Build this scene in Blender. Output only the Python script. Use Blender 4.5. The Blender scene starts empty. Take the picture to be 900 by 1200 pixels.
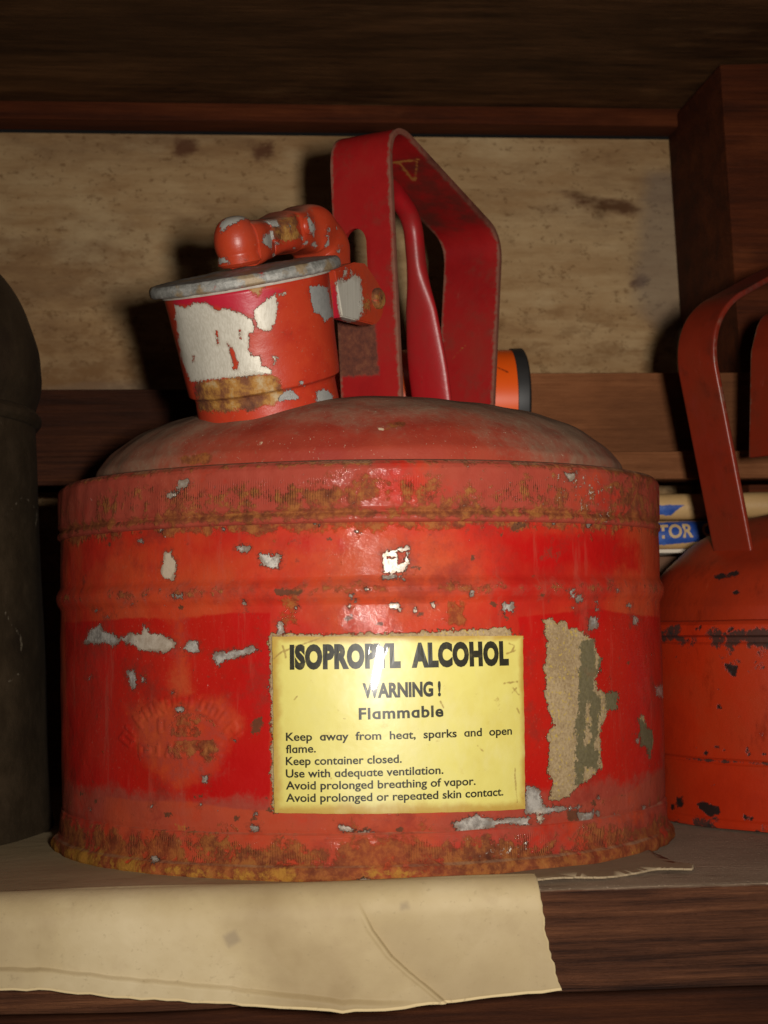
import bpy, bmesh, math, random
import numpy as np
from mathutils import Vector, Matrix

S = bpy.context.scene
rad = math.radians
rng = np.random.default_rng(7)

# ------------------------------------------------------------------ camera
D = 0.685                                   # camera to can axis, metres
CAM = np.array([0.0098, -D, 0.086])
FPX = 1980.0                                # focal length in photo pixels (900 x 1200)
PITCH, ROLL = rad(3.72), rad(-0.95)
cam_data = bpy.data.cameras.new('camera')
cam = bpy.data.objects.new('camera', cam_data); S.collection.objects.link(cam)
cam_data.sensor_fit = 'VERTICAL'; cam_data.sensor_height = 36.0; cam_data.sensor_width = 27.0
cam_data.lens = FPX / 1200 * 36
cam_data.clip_start = 0.01; cam_data.clip_end = 100
cam.matrix_world = (Matrix.Translation(Vector(CAM)) @ Matrix.Rotation(rad(90) + PITCH, 4, 'X')
                    @ Matrix.Rotation(ROLL, 4, 'Z'))
cam_data.dof.use_dof = True; cam_data.dof.focus_distance = 0.585; cam_data.dof.aperture_fstop = 28
S.camera = cam
RC = np.array(cam.matrix_world.to_3x3())

# ------------------------------------------------------------------ world, flash, exposure
w = bpy.data.worlds.new("World"); S.world = w; w.use_nodes = True
w.node_tree.nodes['Background'].inputs[0].default_value = (1.0, 0.93, 0.85, 1)
w.node_tree.nodes['Background'].inputs[1].default_value = 0.005
fl = bpy.data.lights.new('camera_flash', 'AREA'); fl.shape = 'RECTANGLE'
fl.size = 0.022; fl.size_y = 0.036; fl.energy = 0.76; fl.color = (1.0, 0.95, 0.87); fl.spread = rad(72)
flo = bpy.data.objects.new('camera_flash', fl); S.collection.objects.link(flo)
flo.location = (CAM[0] + 0.050, CAM[1] + 0.0, CAM[2] + 0.013)
flo.rotation_euler = (rad(90) + rad(1.0), 0, rad(2.0))
S.view_settings.view_transform = 'Standard'; S.view_settings.look = 'None'
S.view_settings.exposure = 0.0; S.view_settings.gamma = 1.0
S.render.engine = 'CYCLES'
try:
    S.cycles.use_denoising = True
    S.cycles.max_bounces = 6
except Exception:
    pass

# ------------------------------------------------------------------ measuring helpers (photo measurement -> place on a surface)
def project(P):
    q = (np.asarray(P, float) - CAM) @ RC
    return np.stack([450 + FPX * q[..., 0] / -q[..., 2], 600 - FPX * q[..., 1] / -q[..., 2]], -1)
def depth(P):
    return -((np.asarray(P, float) - CAM) @ RC)[..., 2]
def ray(px, py):
    d = RC @ np.array([(px - 450) / FPX, (600 - py) / FPX, -1.0]); return d / np.linalg.norm(d)
def on_can(px, py, R=0.1197):
    d = ray(px, py); a = d[0]**2 + d[1]**2; b = 2*(CAM[0]*d[0] + CAM[1]*d[1]); c = CAM[0]**2 + CAM[1]**2 - R*R
    t = (-b - math.sqrt(max(b*b - 4*a*c, 0))) / (2*a); p = CAM + t*d
    return math.atan2(p[0], -p[1]), p[2]     # angle round the can, height
YAW = rad(5.4)
E1 = np.array([math.cos(YAW), math.sin(YAW), 0]); E2 = np.array([-math.sin(YAW), math.cos(YAW), 0]); EZ = np.array([0, 0, 1.0])
def on_back(px, py, yp):                     # point of the cupboard plane y' = yp -> (x', z)
    d = ray(px, py); t = (yp - CAM @ E2) / (d @ E2); p = CAM + t*d
    return p @ E1, p[2]
def on_flat(px, py, z=0.0):
    d = ray(px, py); t = (z - CAM[2]) / d[2]; p = CAM + t*d
    return p @ E1, p @ E2

# ------------------------------------------------------------------ shape helpers
def sd_poly(P, poly):
    poly = np.asarray(poly, float); n = len(poly)
    d = np.full(len(P), 1e9); s = np.ones(len(P))
    for i in range(n):
        a, b = poly[i], poly[i-1]
        e = b - a; wv = P - a
        t = np.clip((wv @ e) / max(e @ e, 1e-12), 0, 1)[:, None]
        bb = wv - e*t; d = np.minimum(d, (bb*bb).sum(1))
        c1 = P[:, 1] >= a[1]; c2 = P[:, 1] < b[1]; c3 = e[0]*wv[:, 1] > e[1]*wv[:, 0]
        f = (c1 & c2 & c3) | (~c1 & ~c2 & ~c3); s[f] *= -1
    return s*np.sqrt(d)
def sd_line(P, pts, wd):
    pts = np.asarray(pts, float); d = np.full(len(P), 1e9)
    for a, b in zip(pts[:-1], pts[1:]):
        e = b - a; wv = P - a
        t = np.clip((wv @ e) / max(e @ e, 1e-12), 0, 1)[:, None]
        bb = wv - e*t; d = np.minimum(d, np.sqrt((bb*bb).sum(1)))
    return d - wd
FAR = 60.0
def marks(V, polys=(), lines=(), N=None):
    """signed distance (mm) of surface points to worn patches measured on the photo"""
    pp = project(V); out = np.full(len(V), FAR)
    ok = np.ones(len(V), bool)
    if N is not None: ok = ((N * (CAM - V)).sum(1) > 0)
    for kind, lst in (('p', polys), ('l', lines)):
        for it in lst:
            q = np.asarray(it if kind == 'p' else it[0], float)
            lo, hi = q.min(0) - 30, q.max(0) + 30
            m = ok & (pp[:, 0] > lo[0]) & (pp[:, 0] < hi[0]) & (pp[:, 1] > lo[1]) & (pp[:, 1] < hi[1])
            if not m.any(): continue
            v = sd_poly(pp[m], q) if kind == 'p' else sd_line(pp[m], q, it[1])
            out[m] = np.minimum(out[m], v)
    return out * 0.31                        # about mm
def Z(x0, y0, k, pts):                       # zoomed-view measurement -> photo pixels
    return [(x0 + a*k, y0 + b*k) for a, b in pts]
def wob(P, lam, seed, n=10, an=(1, 1, 1)):
    r = np.random.default_rng(seed); out = np.zeros(len(P))
    for i in range(n):
        k = r.normal(size=3); k /= np.linalg.norm(k); k = k*np.array(an)*2*math.pi/(lam*r.uniform(.6, 1.6))
        out += np.sin(P @ k + r.uniform(0, 6.28))
    return out / math.sqrt(n)
def sm(a, b, x):
    t = np.clip((x-a)/(b-a), 0, 1); return t*t*(3-2*t)

def mesh_obj(name, V, F, mat, parent=None, smooth=True, sharp=None, attrs=None):
    me = bpy.data.meshes.new(name)
    V = np.asarray(V, np.float32); F = np.asarray(F)
    if F.ndim == 2:
        k = F.shape[1]
        me.vertices.add(len(V)); me.vertices.foreach_set('co', V.ravel())
        me.loops.add(F.size); me.loops.foreach_set('vertex_index', F.astype(np.int32).ravel())
        me.polygons.add(len(F)); me.polygons.foreach_set('loop_start', np.arange(0, F.size, k, dtype=np.int32))
        me.update(calc_edges=True); me.validate()
    else:
        me.from_pydata(V.tolist(), [], [list(f) for f in F])
    return finish(name, me, mat, parent, smooth, sharp, attrs)
def finish(name, me, mat, parent=None, smooth=True, sharp=None, attrs=None):
    me.polygons.foreach_set('use_smooth', np.full(len(me.polygons), smooth))
    if sharp is not None and smooth: me.set_sharp_from_angle(angle=rad(sharp))
    for k, v in (attrs or {}).items():
        a = me.attributes.new(k, 'FLOAT', 'POINT'); a.data.foreach_set('value', np.asarray(v, np.float32))
    if mat: me.materials.append(mat)
    o = bpy.data.objects.new(name, me); S.collection.objects.link(o)
    if parent: o.parent = parent
    return o
def grid_faces(nr, nc, wrap=False):
    r = np.arange(nr-1)[:, None]; c = np.arange(nc if wrap else nc-1)[None, :]
    c2 = (c+1) % nc
    return np.stack([r*nc+c + 0*c2, r*nc+c2, (r+1)*nc+c2, (r+1)*nc+c + 0*c2], -1).reshape(-1, 4)
def thing(name, label, cat, loc=(0, 0, 0), rz=0, group=None):
    o = bpy.data.objects.new(name, None); S.collection.objects.link(o)
    o.location = loc; o.rotation_euler = (0, 0, rz); o.empty_display_size = 0.02
    o['label'] = label; o['category'] = cat
    if group: o['group'] = group
    return o
def resample(pts, step):
    pts = np.asarray(pts, float); out = [pts[0]]
    for a, b in zip(pts[:-1], pts[1:]):
        n = max(1, int(math.ceil(np.linalg.norm(b-a)/step)))
        for i in range(1, n+1): out.append(a + (b-a)*i/n)
    return np.array(out)
def fillet(pts, rads, n=8):
    pts = [np.asarray(p, float) for p in pts]; out = [pts[0]]
    for i in range(1, len(pts)-1):
        p, a, b = pts[i], pts[i-1]-pts[i], pts[i+1]-pts[i]
        la, lb = np.linalg.norm(a), np.linalg.norm(b); a, b = a/la, b/lb
        th = math.acos(np.clip(a @ b, -1, 1)); t = min(rads[i-1]/math.tan(th/2), la*.48, lb*.48)
        p0, p1 = p + a*t, p + b*t
        for j in range(n+1):
            u = j/n; out.append((1-u)**2*p0 + 2*u*(1-u)*(p*0.86+(p0+p1)*0.07) + u*u*p1)
    out.append(pts[-1]); return np.array(out)
def thetas(nf, nb, half=rad(100)):
    return np.concatenate([np.linspace(-half, half, nf, endpoint=False), np.linspace(half, 2*math.pi-half, nb, endpoint=False)])
def lathe_verts(prof, th, O=(0, 0, 0), A=(0, 0, 1), X=(1, 0, 0), Y=(0, -1, 0)):
    """profile of (r, h); th = 0 looks along Y"""
    O, A, X, Y = (np.asarray(v, float) for v in (O, A, X, Y))
    r = prof[:, 0][:, None, None]; h = prof[:, 1][:, None, None]
    c = np.cos(th)[None, :, None]; s = np.sin(th)[None, :, None]
    V = O + A*h + r*(s*X + c*Y)
    dp = np.gradient(prof, axis=0); nr, nh = dp[:, 1], -dp[:, 0]
    l = np.sqrt(nr**2+nh**2)+1e-12; nr, nh = (nr/l)[:, None, None], (nh/l)[:, None, None]
    N = nr*(s*X + c*Y) + nh*A
    return V.reshape(-1, 3), N.reshape(-1, 3)
def lathe(name, prof, mat, parent, th=None, step=None, sharp=35, post=None, **kw):
    th = thetas(64, 32) if th is None else th
    prof = np.asarray(prof, float)
    if step: prof = resample(prof, step)
    V, N = lathe_verts(prof, th, **kw); at = {}
    if post: V, at = post(V, N, np.repeat(prof[:, 1], len(th)), np.tile(th, len(prof)))
    F = grid_faces(len(prof), len(th), True)
    return mesh_obj(name, V, F, mat, parent, True, sharp, at)
def sweep(name, path, W, ra, rb, mat, parent, nseg=24, power=2.0, closed_caps=True, sharp=40, post=None):
    """section: half width ra along W, half thickness rb across it"""
    path = np.asarray(path, float); n = len(path); W = np.asarray(W, float)
    ra = np.broadcast_to(ra, n).astype(float); rb = np.broadcast_to(rb, n).astype(float)
    T = np.gradient(path, axis=0); T /= np.linalg.norm(T, axis=1)[:, None]
    Wp = W[None] - (T @ W)[:, None]*T; Wp /= np.linalg.norm(Wp, axis=1)[:, None]
    Nn = np.cross(T, Wp)
    a = np.linspace(0, 2*math.pi, nseg, endpoint=False)
    ca = np.sign(np.cos(a))*np.abs(np.cos(a))**(2/power); sa = np.sign(np.sin(a))*np.abs(np.sin(a))**(2/power)
    V = path[:, None] + Wp[:, None]*(ra[:, None]*ca[None])[..., None] + Nn[:, None]*(rb[:, None]*sa[None])[..., None]
    V = V.reshape(-1, 3); F = [list(f) for f in grid_faces(n, nseg, True)]
    F.append(list(range(nseg))[::-1]); F.append([(n-1)*nseg+i for i in range(nseg)])
    at = post(V) if post else None
    me = bpy.data.meshes.new(name); me.from_pydata(V.tolist(), [], F)
    o = finish(name, me, mat, parent, True, sharp, at)
    return o
def box_frame(name, x0, x1, y0, y1, z0, z1, mat, parent, bevel=0.001, jit=0, seg=2, rot=(0, 0, 0)):
    bm = bmesh.new(); bmesh.ops.create_cube(bm, size=1)
    for v in bm.verts:
        v.co = Vector(((v.co.x)*(x1-x0), (v.co.y)*(y1-y0), (v.co.z)*(z1-z0)))
    if bevel: bmesh.ops.bevel(bm, geom=bm.edges[:], offset=bevel, segments=seg, affect='EDGES', profile=.6)
    c = Vector(((x0+x1)/2, (y0+y1)/2, (z0+z1)/2)); M = Matrix.Rotation(rot[2], 4, 'Z') @ Matrix.Rotation(rot[1], 4, 'Y') @ Matrix.Rotation(rot[0], 4, 'X')
    for v in bm.verts: v.co = c + M @ v.co
    me = bpy.data.meshes.new(name); bm.to_mesh(me); bm.free()
    return finish(name, me, mat, parent, True, 30)
def world_of(xp, yp, z):                      # cupboard coordinates -> world
    return np.asarray(xp)[..., None]*E1 + np.asarray(yp)[..., None]*E2 + np.asarray(z)[..., None]*EZ

# ------------------------------------------------------------------ material helper
class Mat:
    def __init__(s, name):
        s.m = bpy.data.materials.new(name); s.m.use_nodes = True; s.t = s.m.node_tree
        s.b = s.t.nodes['Principled BSDF']; s.co = None
    def new(s, t, **p):
        n = s.t.nodes.new(t)
        for k, v in p.items(): setattr(n, k, v)
        return n
    def put(s, sock, v):
        if isinstance(v, bpy.types.NodeSocket): s.t.links.new(v, sock)
        elif isinstance(v, (tuple, list)) and len(v) == 3 and sock.type == 'RGBA': sock.default_value = (*v, 1)
        else: sock.default_value = v
    def coord(s, scale=(1, 1, 1), rot=(0, 0, 0), loc=(0, 0, 0)):
        if s.co is None: s.co = s.new('ShaderNodeTexCoord')
        m = s.new('ShaderNodeMapping'); m.inputs['Scale'].default_value = scale
        m.inputs['Rotation'].default_value = rot; m.inputs['Location'].default_value = loc
        s.t.links.new(s.co.outputs['Object'], m.inputs['Vector']); return m.outputs[0]
    def noise(s, scale, detail=5, rough=.6, vec=None, dist=0.0, col=False):
        n = s.new('ShaderNodeTexNoise'); s.put(n.inputs['Vector'], vec if vec is not None else s.coord())
        n.inputs['Scale'].default_value = scale; n.inputs['Detail'].default_value = detail
        n.inputs['Roughness'].default_value = rough; n.inputs['Distortion'].default_value = dist
        return n.outputs['Color' if col else 'Fac']
    def wave(s, scale, vec, dist=3, det=3, dscale=1, dirn='Z'):
        n = s.new('ShaderNodeTexWave', bands_direction=dirn); s.put(n.inputs['Vector'], vec)
        n.inputs['Scale'].default_value = scale; n.inputs['Distortion'].default_value = dist
        n.inputs['Detail'].default_value = det; n.inputs['Detail Scale'].default_value = dscale
        return n.outputs['Fac']
    def voro(s, scale, vec=None, feat='F1', out='Distance'):
        n = s.new('ShaderNodeTexVoronoi', feature=feat); s.put(n.inputs['Vector'], vec if vec is not None else s.coord())
        n.inputs['Scale'].default_value = scale; return n.outputs[out]
    def math(s, op, a, b=0.0, clamp=False):
        n = s.new('ShaderNodeMath', operation=op, use_clamp=clamp); s.put(n.inputs[0], a); s.put(n.inputs[1], b); return n.outputs[0]
    def add(s, a, b): return s.math('ADD', a, b)
    def mul(s, a, b): return s.math('MULTIPLY', a, b)
    def mx(s, a, b): return s.math('MAXIMUM', a, b)
    def inv(s, a): return s.math('SUBTRACT', 1.0, a)
    def step(s, v, lo, hi, a=0.0, b=1.0):
        n = s.new('ShaderNodeMapRange', interpolation_type='SMOOTHSTEP'); s.put(n.inputs[0], v)
        n.inputs[1].default_value = lo; n.inputs[2].default_value = hi; n.inputs[3].default_value = a; n.inputs[4].default_value = b
        return n.outputs[0]
    def below(s, v, e=.12):                   # 1 where v < 0
        return s.inv(s.step(v, -e, e))
    def mix(s, f, a, b):
        n = s.new('ShaderNodeMix', data_type='RGBA'); s.put(n.inputs[0], f); s.put(n.inputs[6], a); s.put(n.inputs[7], b); return n.outputs[2]
    def mixf(s, f, a, b):
        n = s.new('ShaderNodeMix', data_type='FLOAT'); s.put(n.inputs[0], f); s.put(n.inputs[2], a); s.put(n.inputs[3], b); return n.outputs[0]
    def ramp(s, f, pts):
        n = s.new('ShaderNodeValToRGB'); e = n.color_ramp.elements; s.put(n.inputs[0], f)
        while len(e) < len(pts): e.new(0.5)
        for q, (p, c) in zip(e, pts): q.position = p; q.color = (*c, 1)
        return n.outputs[0]
    def attr(s, name):
        return s.new('ShaderNodeAttribute', attribute_name=name).outputs['Fac']
    def normz(s):
        g = s.new('ShaderNodeNewGeometry'); x = s.new('ShaderNodeSeparateXYZ'); s.t.links.new(g.outputs['Normal'], x.inputs[0]); return x.outputs[2]
    def bump(s, h, dist, strength=1.0, prev=None):
        n = s.new('ShaderNodeBump'); n.inputs['Strength'].default_value = strength; n.inputs['Distance'].default_value = dist
        s.put(n.inputs['Height'], h)
        if prev is not None: s.t.links.new(prev, n.inputs['Normal'])
        return n.outputs[0]
    def out(s, col, rough=.5, metal=0.0, normal=None, spec=None, coat=None, croug=.1):
        s.put(s.b.inputs['Base Color'], col); s.put(s.b.inputs['Roughness'], rough); s.put(s.b.inputs['Metallic'], metal)
        if normal is not None: s.t.links.new(normal, s.b.inputs['Normal'])
        if spec is not None: s.put(s.b.inputs['Specular IOR Level'], spec)
        if coat is not None: s.put(s.b.inputs['Coat Weight'], coat); s.put(s.b.inputs['Coat Roughness'], croug)
        return s.m

RUST_D, RUST_M, RUST_Y = (.040, .016, .008), (.13, .042, .014), (.27, .115, .026)
def rust_col(g, sc=220):
    return g.ramp(g.noise(sc, 6, .7), [(.30, RUST_D), (.46, RUST_M), (.57, (.24, .085, .02)), (.70, RUST_Y)])

def can_paint(name, knurl=False, old=0.0):
    """chipped red paint with rust, bare tin and glue residue; the worn patches come from point attributes in mm"""
    g = Mat(name)
    n1 = g.noise(16, 5, .6); n2 = g.noise(55, 6, .65); n3 = g.noise(260, 6, .7); n4 = g.noise(900, 4, .7)
    red = g.ramp(n1, [(.30, (.32, .009, .006)), (.45, (.39, .020, .009)), (.57, (.42, .045, .014)), (.70, (.38, .066, .024))])
    red = g.mix(g.step(n2, .52, .75, 0, .45), red, (.25, .026, .015))
    fresh = g.step(g.add(g.attr('fresh'), g.add(g.mul(g.add(n2, -.5), .7), g.mul(g.add(n3, -.5), .5))),   .34, .68)
    red = g.mix(g.mul(fresh, .80), red, g.mix(n2, (.34, .002, .003), (.40, .006, .006)))
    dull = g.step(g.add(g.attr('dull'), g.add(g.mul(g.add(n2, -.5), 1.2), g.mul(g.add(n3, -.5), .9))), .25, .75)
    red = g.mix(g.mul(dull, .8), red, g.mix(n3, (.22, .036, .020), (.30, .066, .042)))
    # fine speckle, scratches
    red = g.mix(g.mul(g.mul(g.step(n4, .60, .70), g.step(n1, .4, .6)), .40), red, (.40, .12, .075))
    scr = g.noise(40, 8, .8, g.coord((6, 6, .6)))
    red = g.mix(g.step(scr, .60, .72, 0, .40), red, (.24, .03, .02))
    drip = g.noise(30, 6, .7, g.coord((4, 4, .45), loc=(7, 3, 1))); red = g.mix(g.step(drip, .57, .70, 0, .40), red, (.34, .065, .040))
    red = g.mix(g.mul(g.step(g.noise(7, 4, .6, g.coord(loc=(2, 5, 3))), .50, .62), g.mul(g.inv(fresh), .6)), red, (.42, .058, .018))
    vein = g.noise(85, 8, .8, g.coord(loc=(1, 8, 2))); red = g.mix(g.step(vein, .60, .67, 0, .7), red, (.17, .03, .017))
    blot = g.noise(24, 7, .72, g.coord(loc=(5, 1, 9))); red = g.mix(g.step(blot, .53, .66, 0, .65), red, g.mix(n3, (.24, .018, .012), (.15, .026, .015)))
    glint = g.noise(150, 7, .75, g.coord(loc=(3, 3, 4))); red = g.mix(g.step(glint, .68, .72, 0, .7), red, (.50, .30, .24))  # tiny pale flecks: glints painted into the colour
    # rust
    ra = g.add(g.attr('rust'), g.add(g.mul(g.add(n3, -.5), 1.3), g.mul(g.add(n2, -.5), 1.1)))
    rm = g.step(ra, .42, .62)
    spots = g.step(g.add(n3, g.mul(g.add(n1, -.5), .5)), .70, .76)
    rm = g.mx(rm, g.mul(spots, .8))
    col = g.mix(g.mul(rm, g.step(n1, .3, .65, .9, .62)), red, rust_col(g))
    ya = g.step(g.add(g.attr('ochre'), g.mul(g.add(n3, -.5), 1.4)), .45, .7)
    col = g.mix(ya, col, g.mix(n4, (.24, .095, .015), (.40, .19, .03)))
    # dark rubbed specks
    jag = g.add(g.mul(g.add(n3, -.5), 5.0), g.mul(g.add(n4, -.5), 3.4))
    dk = g.below(g.add(g.attr('dark'), jag), .3)
    col = g.mix(g.mul(dk, .9), col, g.mix(n3, (.05, .022, .012), (.13, .055, .025)))
    # glue residue
    tan = g.below(g.add(g.attr('glue'), jag), .25)
    tcol = g.mix(g.step(g.add(g.mul(n4, .6), g.mul(n2, .4)), .38, .62), (.23, .155, .080), (.36, .26, .145))
    tcol = g.mix(g.step(g.noise(800, 3, .6), .58, .66, 0, .7), tcol, (.42, .29, .05))
    grn = g.below(g.add(g.attr('green'), jag), .3)
    tcol = g.mix(g.mul(grn, .85), tcol, g.mix(n4, (.055, .05, .022), (.13, .115, .065)))
    tcol = g.mix(g.step(n2, .60, .72, 0, .5), tcol, (.18, .09, .045))
    col = g.mix(tan, col, tcol)
    # chips down to tin
    chip = g.below(g.add(g.attr('chip'), jag), .22)
    rim = g.mul(g.below(g.add(g.add(g.attr('chip'), g.mul(jag, 1.5)), -.85), .7), g.inv(chip))
    col = g.mix(g.mul(rim, .38), col, g.mix(n4, (.07, .022, .012), (.20, .04, .02)))
    inner = g.mul(chip, g.below(g.add(g.mul(g.add(g.attr('chip'), .55), -1.0), g.mul(jag, .5)), .5))
    flk = g.step(g.add(g.attr('flake'), g.add(g.mul(g.add(n4, -.5), 2.2), g.mul(g.add(n3, -.5), 1.6))), .62, .72)
    chip = g.mx(chip, flk)
    tin = g.mix(g.step(n3, .36, .62), (.23, .20, .175), (.50, .455, .40)); tin = g.mix(g.step(n2, .55, .70, 0, .7), tin, (.20, .12, .07))
    tin = g.mix(g.attr('warm'), tin, g.mix(n3, (.55, .40, .27), (.66, .55, .42)))
    tin = g.mix(g.mul(inner, .45), tin, g.mix(n4, (.16, .07, .03), (.30, .20, .13)))
    col = g.mix(chip, col, tin)
    # dust lying on surfaces that look up
    dust = g.mul(g.step(g.add(g.normz(), g.mul(g.add(n2, -.5), .8)), .62, 1.1), .7)
    col = g.mix(dust, col, g.mix(n3, (.22, .13, .08), (.34, .24, .15)))
    rough = g.mixf(fresh, .55, .42)
    rough = g.mixf(dull, rough, .75); rough = g.mixf(rm, rough, .7); rough = g.mixf(tan, rough, .75)
    rough = g.mixf(chip, rough, .38); rough = g.mixf(dust, rough, .85)
    rough = g.add(rough, g.mul(g.add(n2, -.5), .25))
    h = g.add(g.mul(n3, .35), g.mul(g.noise(120, 3, .5), .6))
    nb = g.bump(h, .0010, .55)
    nb = g.bump(g.inv(g.mx(chip, tan)), .0005, 1.0, nb)
    nb = g.bump(g.mul(rm, n4), .0006, .6, nb)
    if knurl:
        kw = g.math('SINE', g.add(g.mul(g.attr('phi'), 880.0), g.mul(n2, 16.0)))
        km = g.mul(g.attr('knurl'), g.mul(g.step(g.noise(38, 6, .7, g.coord(loc=(6, 1, 1))), .42, .62), g.step(n3, .40, .62)))
        nb = g.bump(g.mul(kw, km), .0003, .7, nb)
        kd = g.mul(g.mul(g.step(kw, -.2, .8), km), .42)
        col = g.mix(kd, col, (.075, .030, .018))
    gl = g.mul(g.mul(g.inv(rm), g.inv(tan)), g.mul(g.inv(g.mul(dust, 1.2)), g.step(g.noise(32, 6, .7, g.coord(loc=(9, 2, 4))), .44, .64, .02, .32)))
    g.t.links.new(nb, g.b.inputs['Coat Normal'])
    return g.out(col, rough, g.mul(chip, .3), nb, .10, gl, .08)

def wood(name, stops, grain=(2.2, 22, 22), ring=34, rdist=5, rough=.75, bump=.0012, ringaxis='Z', speck=None, streak=.5):
    g = Mat(name); v = g.coord(grain)
    n = g.noise(3.2, 9, .68, v, .6); fib = g.noise(9, 8, .75, g.coord((grain[0]*.8, grain[1]*3.0, grain[2]*3.0)))
    wob_ = g.noise(5, 4, .6)
    wv = g.wave(ring, g.coord((.35, 1, 1)), rdist, 4, 2.2, ringaxis)
    f = g.add(g.mul(n, .75), g.add(g.mul(g.mul(wv, g.step(wob_, .3, .7)), streak*.22), g.mul(g.add(fib, -.5), .75)))
    col = g.ramp(f, stops)
    big = g.noise(9, 5, .65, g.coord((.5, 1, 1))); col = g.mix(g.step(big, .46, .68, 0, .6), col, tuple(c*.40 for c in stops[1][1]))
    lt = g.noise(13, 5, .65, g.coord((.6, 1.5, 1.5), loc=(4, 2, 1))); col = g.mix(g.step(lt, .58, .75, 0, .4), col, tuple(c*1.2 for c in stops[3][1]))
    if speck:
        s1 = g.step(g.noise(26, 6, .7, g.coord((1.0, 2.4, 2.4))), .60, .68)
        col = g.mix(g.mul(s1, .75), col, speck)
    nb = g.bump(g.add(f, g.mul(fib, .5)), bump, .8)
    return g.out(col, g.add(rough, g.mul(g.add(n, -.5), .2)), 0, nb, .15)

m_beam = wood('red_brown_wood', [(.2, (.040, .010, .004)), (.42, (.095, .021, .006)), (.6, (.15, .036, .010)), (.85, (.21, .058, .018))], ring=20)
m_under = wood('dark_weathered_wood', [(.2, (.04, .018, .007)), (.40, (.13, .058, .022)), (.58, (.22, .10, .038)), (.8, (.36, .19, .08))], grain=(2.6, 6, 6), ring=9, ringaxis='Y', rdist=12, streak=.1)
m_shade_plank = wood('dark_red_shade_plank', [(.2, (.018, .006, .003)), (.42, (.045, .013, .005)), (.6, (.080, .024, .008)), (.85, (.13, .045, .016))], ring=60, rdist=3, streak=.4)  # reddish plank, darkened so the weaker light at left sits in its colour
m_plank = wood('brown_plank', [(.2, (.14, .048, .018)), (.42, (.24, .086, .032)), (.6, (.31, .122, .048)), (.85, (.40, .175, .075))], ring=60, rdist=3, streak=.3)

# ------------------------------------------------------------------ the cupboard
YF, YB = -0.144, 0.255                        # front of the shelf board, face of the back panel
shelf = thing('wooden_shelf', 'dark weathered open wooden shelf that holds the cans', 'shelf', (0, 0, 0), YAW)
shelf['kind'] = 'structure'
del shelf['category']
# shelf board with a dusty top
def dusty_wood():
    g = Mat('dusty_shelf_wood'); v = g.coord((2.2, 24, 24))
    n = g.noise(3.2, 9, .68, v, .4); fib = g.noise(9, 8, .75, g.coord((1.6, 60, 60)))
    wv = g.mul(g.wave(58, g.coord((.25, .5, 1)), 5, 4, 1.8), g.step(g.noise(8, 4, .6), .25, .7))
    ln = g.noise(9, 9, .78, g.coord((.9, 44, 44), loc=(3, 0, 1)), .3); f = g.add(g.mul(n, .42), g.add(g.mul(wv, .13), g.add(g.mul(g.add(fib, -.5), .5), g.mul(g.add(ln, -.35), .75))))
    col = g.ramp(f, [(.20, (.025, .009, .005)), (.40, (.095, .034, .015)), (.55, (.18, .070, .030)), (.8, (.32, .145, .07))])
    dn = g.noise(90, 6, .65)
    top = g.step(g.add(g.normz(), g.mul(g.add(dn, -.5), .4)), .55, .9)
    dcol = g.mix(g.noise(30, 6, .6), (.17, .115, .075), (.34, .24, .16))
    dcol = g.mix(g.step(g.noise(700, 3, .6), .62, .7, 0, .8), dcol, (.55, .42, .3))
    dcol = g.mix(g.step(g.noise(14, 5, .7, g.coord((1, 3, 3))), .55, .68, 0, .8), dcol, (.10, .055, .035))
    col = g.mix(top, col, dcol)
    nb = g.bump(g.add(f, g.mul(fib, .5)), .0018, .8)
    nb = g.bump(dn, .001, .3, nb)
    return g.out(col, g.mixf(top, .68, .9), 0, nb, .2)
def wavy_board(name, x0, x1, y0, y1, z0, z1, mat, parent, nx=160, amp=.0008, seed=3):
    # section loop in (y, z) with rounded corners, swept along x with worn edges
    r = .003
    loop = fillet([(y1, z1), (y0, z1), (y0, z0), (y1, z0)], [r, r], 6)
    xs = np.linspace(x0, x1, nx); V = []
    for x in xs:
        for (y, z) in loop: V.append((x, y, z))
    V = np.array(V)
    k = np.abs(V[:, 1]-y0) < .006
    V[:, 1] += k*amp*wob(V, .06, seed, an=(1, 1, 1)); V[:, 2] += (V[:, 2] < (z0+z1)/2)*amp*wob(V, .1, seed+1, an=(1, 0, 0))
    F = [list(f) for f in grid_faces(nx, len(loop))]
    F += [list(range(len(loop))), [(nx-1)*len(loop)+i for i in range(len(loop))][::-1]]
    me = bpy.data.meshes.new(name); me.from_pydata(V.tolist(), [], F)
    return finish(name, me, mat, parent, True, 50)
wavy_board('shelf_board', -.62, .62, YF, YB, -.0335, 0, dusty_wood(), shelf)
box_frame('lower_rail', -.62, .62, YF+.035, YF+.055, -.16, -.0345, m_shade_plank, shelf, .002)
box_frame('upper_board', -.62, .62, -.26, YB+.02, .3725, .395, m_under, shelf, .002)
box_frame('batten', -.62, .62, YB-.022, YB-.001, .3617, .3722, m_beam, shelf, .0015)
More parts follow.
